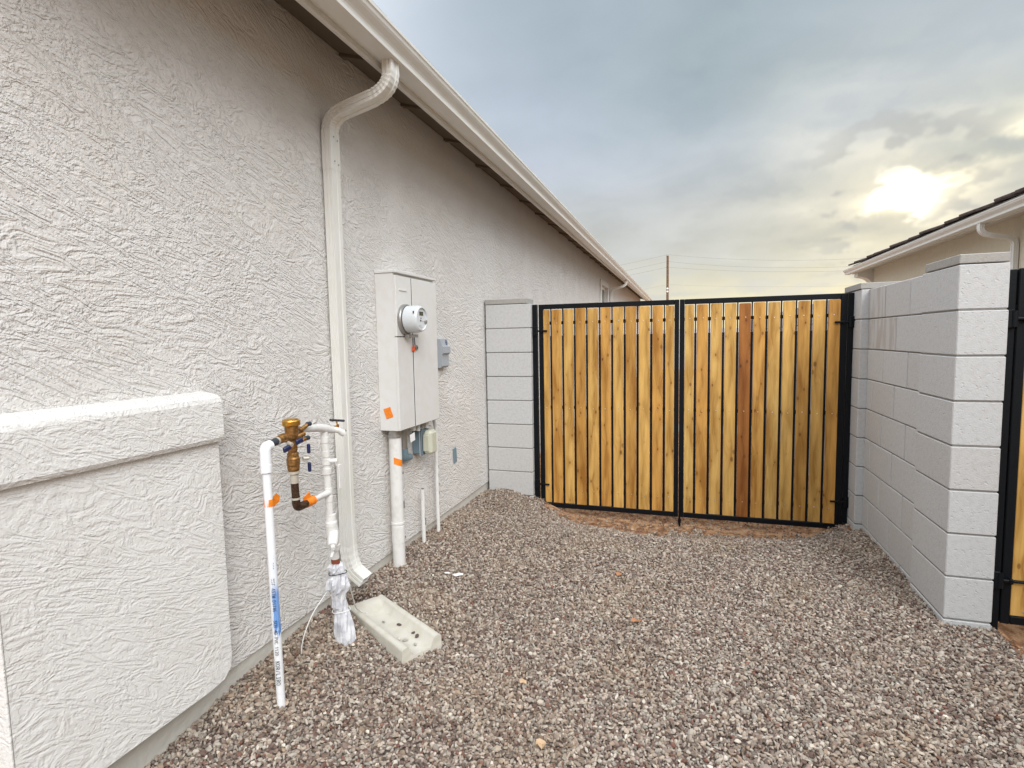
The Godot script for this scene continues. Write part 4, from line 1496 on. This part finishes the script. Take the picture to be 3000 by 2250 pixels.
	mb.box(Vector3(rx + 0.012, 1.026, -1.993), Vector3(0.016, 0.010, 0.10), 0.005, Basis(Vector3(1, 0, 0), -0.18))
	part(bib, "handle", mb.mesh(), M.ink, "black tee handle of the hose tap")
	mb = MB.new(o)
	mb.prism([Vector2(0, 0), Vector2(0.045, 0.008), Vector2(0.06, 0.03), Vector2(0.035, 0.02), Vector2(0.012, 0.022)], Vector3(rx + 0.016, 1.004, -1.985), Vector3(0, 0, 1), Vector3.UP, Vector3(0.001, 0, 0))
	part(bib, "hang_tag", mb.mesh(), M.paper)
	# lever of the riser valve
	mb = MB.new(o)
	mb.lathe(Vector3(rx + 0.012, 0.862, -1.925), Vector3(0.6, 0, -0.6), [Vector2(0.012, 0), Vector2(0.012, 0.03), Vector2(0.0, 0.031)], 10)
	mb.box(Vector3(rx + 0.032, 0.850, -1.950), Vector3(0.006, 0.035, 0.022), 0.002, Basis(Vector3(1, 0, 0), 0.5))
	mb.box(Vector3(rx + 0.036, 0.790, -1.962), Vector3(0.006, 0.105, 0.018), 0.002)
	part(t, "lever", mb.mesh(), M.pipe_paint)
	# filter body
	mb = MB.new(o)
	mb.lathe(Vector3(rx, 0.575, -1.936), Vector3.UP, [Vector2(0.018, 0), Vector2(0.030, 0.004), Vector2(0.030, 0.020), Vector2(0.026, 0.028), Vector2(0.0245, 0.055), Vector2(0.0185, 0.058)], 16)
	mb.tube([Vector3(rx, 0.60, -1.936), Vector3(rx, 0.545, -1.942), Vector3(rx, 0.485, -1.948)], [0.027, 0.034, 0.024], 16)
	mb.lathe(Vector3(rx, 0.468, -1.949), Vector3.UP, [Vector2(0.02, 0), Vector2(0.030, 0.002), Vector2(0.030, 0.022), Vector2(0.022, 0.026)], 16)
	mb.tube([Vector3(rx + 0.005, 0.552, -1.942), Vector3(rx + 0.03, 0.522, -1.90), Vector3(rx + 0.04, 0.512, -1.885)], [0.026, 0.027, 0.022], 16)
	mb.tube([Vector3(rx + 0.04, 0.512, -1.885), Vector3(rx + 0.052, 0.506, -1.872)], [0.012, 0.010], 10)
	part(t, "strainer", mb.mesh(), M.pipe_paint)
	mb = MB.new(o)
	mb.tube([Vector3(rx + 0.03, 0.498, -1.895), Vector3(rx + 0.035, 0.482, -1.89), Vector3(rx + 0.045, 0.470, -1.865)], [0.008, 0.009, 0.007], 8)
	part(t, "drain_cock", mb.mesh(), M.pipe_paint)
	mb = MB.new(o)
	mb.tube([Vector3(rx, 0.425, -1.953), Vector3(rx, 0.475, -1.949)], 0.0205, 14)
	part(t, "lower_pipe", mb.mesh(), M.pipe_paint)
	mb = MB.new(o)
	mb.tube([Vector3(rx, 0.395, -1.955), Vector3(rx, 0.428, -1.953)], 0.0212, 14)
	part(t, "rust_band", mb.mesh(), M.rust, "rusty strip above the wrapping")
	# crumpled insulation sleeve, tied near the middle
	var rng := RandomNumberGenerator.new()
	rng.seed = 8
	var fold := fnl(91, 1.0, 3)
	var rad := [[0.405, 0.022], [0.395, 0.031], [0.372, 0.034], [0.362, 0.029], [0.345, 0.038], [0.322, 0.043], [0.300, 0.045], [0.284, 0.040], [0.268, 0.031], [0.235, 0.030], [0.21, 0.031], [0.192, 0.027], [0.176, 0.031], [0.14, 0.038], [0.10, 0.042], [0.06, 0.043], [0.025, 0.044], [-0.02, 0.040]]
	mb = MB.new(o)
	mb.flat()
	var rings := []
	var cen := []
	for q in rad:
		var y: float = q[0]
		var z := lerpf(-1.955, -1.985, (0.405 - y) / 0.4)
		var x := rx + 0.018 * smoothstep(0.25, 0.0, y)
		cen.append(Vector3(x, y, z))
		var ring := []
		for k in 22:
			var an := TAU * k / 22
			var n := fold.get_noise_2d(cos(an) * 2.4 + y * 9.0, sin(an) * 2.4 - y * 13.0)
			var rr: float = q[1] * (1.0 + 0.42 * n)
			ring.append(Vector3(x + cos(an) * rr, y + 0.012 * fold.get_noise_2d(an * 1.5, y * 30.0), z + sin(an) * rr))
		rings.append(ring)
	for i in rings.size() - 1:
		for k in 22:
			var k2 := (k + 1) % 22
			mb.quad(rings[i][k], rings[i][k2], rings[i + 1][k2], rings[i + 1][k], rings[i][k] + rings[i + 1][k2] - cen[i] - cen[i + 1])
	for k in 22:
		mb.tri(cen[0], rings[0][k], rings[0][(k + 1) % 22], Vector3.UP)
	part(t, "insulation_wrap", mb.mesh(), M.wrap, "crumpled white insulation sleeve tied round the pipe foot")
	for y in [0.365, 0.190]:
		mb = MB.new(o)
		var pts := []
		for k in 19:
			var an := TAU * k / 18
			pts.append(Vector3(rx + 0.006 + cos(an) * 0.038, y + 0.004 * sin(an * 2.0), lerpf(-1.955, -1.985, (0.405 - y) / 0.4) + sin(an) * 0.038))
		mb.tube(pts, 0.0022, 6, false)
		part(t, "tie", mb.mesh(), M.ink if y > 0.3 else M.paper)
	MB.rk = 1.0
	# loose wires
	mb = MB.new(Vector3(0.15, 0, -1.8))
	mb.tube(fillet([Vector3(0.185, 0.33, -1.965), Vector3(0.16, 0.28, -1.94), Vector3(0.15, 0.22, -1.84), Vector3(0.135, 0.12, -1.79), Vector3(0.125, 0.03, -1.80)], 0.05, 5), 0.0026, 6)
	solo("cable", mb.mesh(), M.pipe_paint, Vector3(0.15, 0, -1.8), "thin white cable drooping to the gravel left of the wrapped pipe", "cable", "thin white cables")
	mb = MB.new(Vector3(0.2, 0, -2.1))
	mb.tube(fillet([Vector3(0.215, 0.30, -2.015), Vector3(0.20, 0.22, -2.06), Vector3(0.17, 0.11, -2.13), Vector3(0.14, 0.055, -2.21), Vector3(0.19, 0.062, -2.19)], 0.05, 5), 0.0026, 6)
	solo("cable", mb.mesh(), M.pipe_paint, Vector3(0.2, 0, -2.1), "thin white cable reaching from the wrapped pipe to the splash block", "cable", "thin white cables")

func print_line(pipe: Node3D, o: Vector3):
	# lot print running down the side that faces the viewer
	var f := SystemFont.new()
	f.font_names = PackedStringArray(["Droid Sans Mono"])
	var lines := [["KOR/LIRO", 0.168, 0.55, 1.0], ["SCH 40 PVC 1120", 0.30, 0.42, 0.55], ["NSF ASTM D1785", 0.46, 0.42, 0.8], ["PR 450 PSI", 0.60, 0.42, 0.95], ["7 21 8 A", 0.71, 0.5, 0.6]]
	for l in lines:
		var tm := TextMesh.new()
		tm.text = l[0]
		tm.font = f
		tm.font_size = 16
		tm.pixel_size = 0.0011 * l[2] / 0.5
		tm.depth = 0.0006
		var mi := part(pipe, "lot_print", tm, M.ink)
		var dirv := Vector3(0.50, 0, 0.866)
		mi.position = Vector3(0.233, l[1], -1.549) + dirv * 0.0150 - o
		# text runs down the pipe, facing dirv
		var xax := Vector3(0, -1, 0)
		mi.basis = Basis(xax, dirv.cross(xax), dirv)

# ------------------------------------------------------------------ small things
func build_splash():
	var B := splash_basis()
	var at := SPLASH_AT
	var mb := MB.new()
	var L := 0.55
	var W := 0.098
	# section across (z), built as stations along x; walls lean and taper, back end closed
	var secs := []
	var xs := [0.0, 0.012, 0.05, 0.085, 0.2, 0.35, 0.5, L - 0.006, L]
	for x in xs:
		var wall: float = 0.030 + 0.008 * x / L
		var hgt: float = 0.044 + 0.014 * x / L
		var floor: float = 0.014 if x > 0.07 else (0.042 if x < 0.02 else (0.038 if x < 0.06 else 0.018))
		var s := []
		s.append(Vector2(-W, -0.03))
		for k in 7:
			var a := PI - PI * k / 6.0 * 0.86
			s.append(Vector2(-W + wall * 0.5 + cos(a) * wall * 0.5, hgt - wall * 0.32 + sin(a) * wall * 0.32))
		s.append(Vector2(-W + wall * 1.45, floor))
		s.append(Vector2(W - wall * 1.45, floor))
		for k in 7:
			var a := PI * 0.14 + PI * k / 6.0 * 0.86
			a = PI * 0.86 - (PI * 0.86) * k / 6.0
			s.append(Vector2(W - wall * 0.5 + cos(a) * wall * 0.5, hgt - wall * 0.32 + sin(a) * wall * 0.32))
		s.append(Vector2(W, -0.03))
		secs.append(s)
	mb.smooth(1)
	for i in secs.size() - 1:
		for k in secs[i].size() - 1:
			var a := Vector3(xs[i], secs[i][k].y, secs[i][k].x)
			var b := Vector3(xs[i], secs[i][k + 1].y, secs[i][k + 1].x)
			var c := Vector3(xs[i + 1], secs[i + 1][k + 1].y, secs[i + 1][k + 1].x)
			var d := Vector3(xs[i + 1], secs[i + 1][k].y, secs[i + 1][k].x)
			var t := b - a
			mb.quad(a, b, c, d, Vector3(0, t.z, -t.y))
	mb.flat()
	for e in [0, secs.size() - 1]:
		var poly := PackedVector2Array(secs[e])
		var idx := Geometry2D.triangulate_polygon(poly)
		for i in range(0, idx.size(), 3):
			var q := []
			for k in 3: q.append(Vector3(xs[e], poly[idx[i + k]].y, poly[idx[i + k]].x))
			mb.tri(q[0], q[1], q[2], Vector3(-1 if e == 0 else 1, 0, 0))
	var s := solo("splash_block", mb.mesh(), M.concrete, at - Vector3(0, 0.012, 0), "pale concrete splash block lying on the gravel under the downspout", "splash block")
	s.basis = B
	# loose stones in the trough
	var sm := stone_mesh()
	var rng := RandomNumberGenerator.new()
	rng.seed = 21
	var spots := [[0.22, -0.012, 0.007, M.galv], [0.29, 0.03, 0.010, M.tile], [0.40, 0.045, 0.009, M.tile], [0.435, 0.042, 0.012, M.tile], [0.40, -0.03, 0.010, M.concrete], [0.43, -0.015, 0.010, M.cap_block], [0.49, 0.0, 0.008, M.cap_block]]
	var names := ["tiny grey pebble nearest the closed end of the splash block", "dark pebble near the middle of the splash block trough", "dark chip beside the largest pebble in the splash block", "largest dark pebble near the mouth of the splash block", "pale pebble by the far rim of the splash block trough", "grey pebble touching the pale one in the splash block", "small pebble closest to the open mouth of the splash block"]
	for k in spots.size():
		var q = spots[k]
		var p := MeshInstance3D.new()
		p.mesh = sm
		p.material_override = q[3]
		p.name = numbered("pebble")
		add_child(p)
		p.position = at + B * Vector3(q[0], 0.0075, -q[1])
		p.basis = Basis(Vector3(0, 1, 0), rng.randf() * TAU).scaled_local(Vector3(q[2] * 1.4, q[2] * 0.6, q[2] * 0.8))
		tag(p, names[k], "pebble", "pebbles in the splash block")

func build_litter():
	var rng := RandomNumberGenerator.new()
	rng.seed = 61
	var spots := [[1.426, -2.534, 0.036, M.leaf, "curled rust brown leaf on the gravel in the middle of the yard"], [1.196, -1.655, 0.034, M.leaf_pale, "pale tan leaf on the gravel nearest the viewer"], [1.044, -1.949, 0.026, M.leaf_pale, "orange tan leaf on the gravel between splash block and viewer"], [1.288, -3.039, 0.03, M.leaf, "small reddish leaf on the gravel before the left gate leaf"]]
	for s in spots:
		var mb := MB.new()
		var c := []
		var n := 9
		for k in n:
			var a := TAU * k / n
			var r: float = s[2] * rng.randf_range(0.7, 1.0) * 0.6
			c.append(Vector3(cos(a) * r * 1.25, rng.randf_range(-0.1, 0.9) * s[2] * 0.6, sin(a) * r))
		for k in n:
			mb.tri(Vector3(0, s[2] * 0.15, 0), c[k], c[(k + 1) % n], Vector3.UP)
			mb.tri(Vector3(0, s[2] * 0.15 - 0.001, 0), c[k] - Vector3(0, 0.001, 0), c[(k + 1) % n] - Vector3(0, 0.001, 0), Vector3.DOWN)
		solo("dry_leaf", mb.mesh(), s[3], Vector3(s[0], gh(s[0], s[1]) + 0.014, s[1]), s[4], "leaf", "dry leaves on the gravel")
	for s in [[0.416, -2.763, 0.026, "white broken chip on the gravel by the thick conduit"], [0.352, -2.756, 0.015, "smaller white chip on the gravel nearest the thick conduit"]]:
		var i := solo("broken_chip", stone_mesh(), M.paper, Vector3(s[0], gh(s[0], s[1]) + 0.014, s[1]), s[3], "chip", "white chips on the gravel")
		i.basis = Basis(Vector3.UP, s[0] * 9.0).scaled_local(Vector3(s[2] * 1.3, s[2] * 0.3, s[2] * 0.7))

# ------------------------------------------------------------------ neighbour and background
func build_neighbour():
	var o := Vector3(5.25, 0, -10)
	var h := thing("neighbour_house", "neighbouring tan stucco house with brown tile roof above the block wall", "house", o)
	var wx := 5.25
	var mb := MB.new(o)
	mb.bx(wx, wx + 0.2, -0.2, 2.72, -12.95, 3.0)
	mb.bx(wx + 0.2, wx + 9.0, -0.2, 2.72, -12.95, -12.75)
	mb.bx(wx + 0.2, wx + 9.0, -0.2, 2.72, 2.8, 3.0)
	part(h, "wall", mb.mesh(), M.neighbour_stucco)
	mb = MB.new(o)
	var sl := 0.30
	mb.prism([Vector2(4.955, 2.735), Vector2(wx + 4.5, 2.735 + 4.8 * sl), Vector2(wx + 9.3, 2.735), Vector2(wx + 9.3, 2.765), Vector2(wx + 4.5, 2.79 + 4.8 * sl), Vector2(4.955, 2.765)], Vector3(0, 0, -13.25), Vector3(1, 0, 0), Vector3.UP, Vector3(0, 0, 16.5))
	part(h, "roof_deck", mb.mesh(), M.eave_wood)
	mb = MB.new(o)
	mb.bx(4.945, 4.968, 2.588, 2.765, -13.25, 3.2, 0.002)
	part(h, "fascia_board", mb.mesh(), M.fascia)
	mb = MB.new(o)
	mb.bx(4.969, wx - 0.001, 2.66, 2.69, -13.2, 3.1)
	part(h, "soffit", mb.mesh(), M.fascia)
	# boxed eave end at the far corner, with a curved underside
	mb = MB.new(o)
	var pts := [Vector2(4.97, 2.70), Vector2(4.97, 2.52)]
	for k in 7:
		var a := PI / 2 * k / 6.0
		pts.append(Vector2(5.02 + 0.23 * sin(a), 2.27 + 0.23 * cos(a)))
	pts.append(Vector2(wx + 0.1, 2.27))
	pts.append(Vector2(wx + 0.1, 2.70))
	mb.prism(pts, Vector3(0, 0, -13.2), Vector3(1, 0, 0), Vector3.UP, Vector3(0, 0, 0.24))
	part(h, "eave_return", mb.mesh(), M.trim)
	var tm := MB.new(Vector3.ZERO)
	tm.box(Vector3.ZERO, Vector3(0.42, 0.034, 0.405), 0.008)
	var tmesh := tm.mesh()
	for r in 2:
		for k in 40:
			var t := part(h, "roof_tile", tmesh, M.tile, "", Vector3(5.055 + r * 0.36, 2.83 + r * 0.118 + 0.010 * sin(k * 2.3), -13.0 + k * 0.408 + r * 0.2) - o)
			t.rotation = Vector3(0.035, 0, atan(sl))
	solo("rain_gutter", gutter_mesh(Vector3(4.94, 2.6, -13.4), 4.9445, 2.6, -13.45, 3.0, -1.0), M.trim, Vector3(4.94, 2.6, -13.4), "cream rain gutter under the brown roof tiles of the neighbouring house", "gutter", "rain gutters")
	downspout("white downspout on the neighbouring house, above the nearest pillar", -7.82, wx, -1.0, 2.60, false)

func build_power():
	var o := Vector3(-0.31, 0, -60)
	var t := thing("utility_pole", "distant wooden utility pole standing beyond the gate", "utility pole", o)
	var mb := MB.new(o)
	mb.tube([Vector3(-0.31, -0.5, -60), Vector3(-0.31, 9.75, -60)], [0.15, 0.115], 14)
	part(t, "pole", mb.mesh(), M.pole)
	mb = MB.new(o)
	mb.lathe(Vector3(-0.42, 9.75, -60), Vector3.UP, [Vector2(0.03, -0.1), Vector2(0.03, 0.05), Vector2(0.05, 0.06), Vector2(0.05, 0.12), Vector2(0, 0.13)], 8)
	part(t, "insulator", mb.mesh(), M.grey_plastic)
	for y in [6.35, 6.05]:
		mb = MB.new(o)
		mb.lathe(Vector3(-0.31, y, -59.86), Vector3(0, 0, 1), [Vector2(0.10, 0), Vector2(0.10, 0.08), Vector2(0, 0.1)], 10)
		part(t, "fitting", mb.mesh(), M.paper)
	var ws := [[9.86, 8.66, 9.0, "topmost overhead wire meeting the distant pole"], [9.15, 7.93, 8.5, "second overhead wire from the top at the distant pole"], [8.57, 7.58, 7.9, "third overhead wire from the top at the distant pole"], [6.77, 6.2, 6.35, "lowest overhead wire at the distant pole, just above gate"]]
	for w in ws:
		mb = MB.new(Vector3(-0.31, w[0], -60))
		var pr := []
		for k in 13:
			var u := k / 12.0
			pr.append(Vector3(lerpf(-0.31, 30.0, u), lerpf(w[0], w[0] - 0.6, u) - (w[0] - w[1]) * 4.0 * u * (1.0 - u) * 0.85, lerpf(-60.0, -62.0, u)))
		var pl := []
		for k in 10:
			var u := k / 9.0
			pl.append(Vector3(lerpf(-0.31, -30.0, u), lerpf(w[0], w[0] - 0.9, u) - 1.55 * 4.0 * u * (1.0 - u) * 0.5, lerpf(-60.0, -70.0, u)))
		pl.reverse()
		pl.append_array(pr.slice(1))
		mb.tube(pl, 0.010 if w[0] > 7 else 0.006, 5)
		solo("overhead_wire", mb.mesh(), M.wire, Vector3(-0.31, w[0], -60), w[3], "wire", "overhead wires on the distant pole")

# ------------------------------------------------------------------ main
func _ready():
	var cam := Camera3D.new()
	cam.name = "camera"
	cam.fov = 70.22
	cam.near = 0.05
	cam.far = 4000.0
	add_child(cam)
	cam.transform = Transform3D(Basis(Vector3(0.95258, -0.01832, -0.30372), Vector3(-0.00731, 0.99652, -0.08305), Vector3(0.30419, 0.08133, 0.94913)), EYE)
	cam.current = true
	var env := Environment.new()
	env.background_mode = Environment.BG_SKY
	var sky := Sky.new()
	var pan := PanoramaSkyMaterial.new()
	pan.panorama = sky_texture()
	sky.sky_material = pan
	env.sky = sky
	env.tonemap_mode = Environment.TONE_MAPPER_LINEAR
	env.tonemap_exposure = 1.55
	env.sdfgi_enabled = true
	env.ssao_enabled = true
	env.ssil_enabled = true
	var we := WorldEnvironment.new()
	we.environment = env
	add_child(we)
	# broad soft stand-in for the open, thinly clouded sky behind and above the viewer
	var sky_light := DirectionalLight3D.new()
	sky_light.name = "sky_light"
	sky_light.light_energy = 0.5
	sky_light.light_color = Color(1.0, 0.995, 0.985)
	sky_light.light_angular_distance = 34.0
	sky_light.shadow_enabled = true
	add_child(sky_light)
	sky_light.look_at_from_position(Vector3(0.60, 0.82, 0.93), Vector3.ZERO)

	gnoise.seed = 3
	gnoise.frequency = 1.0
	gnoise.fractal_octaves = 2
	var t0 := Time.get_ticks_msec()
	materials()
	print("materials ms ", Time.get_ticks_msec() - t0)
	build_ground()
	build_house()
	build_roof_trim()
	build_walls()
	build_gates()
	build_neighbour()
	build_power()
	build_panel()
	build_conduits()
	build_plumbing()
	build_splash()
	build_gravel_bed()
	build_gravel()
	build_litter()
	print("total ms ", Time.get_ticks_msec() - t0)
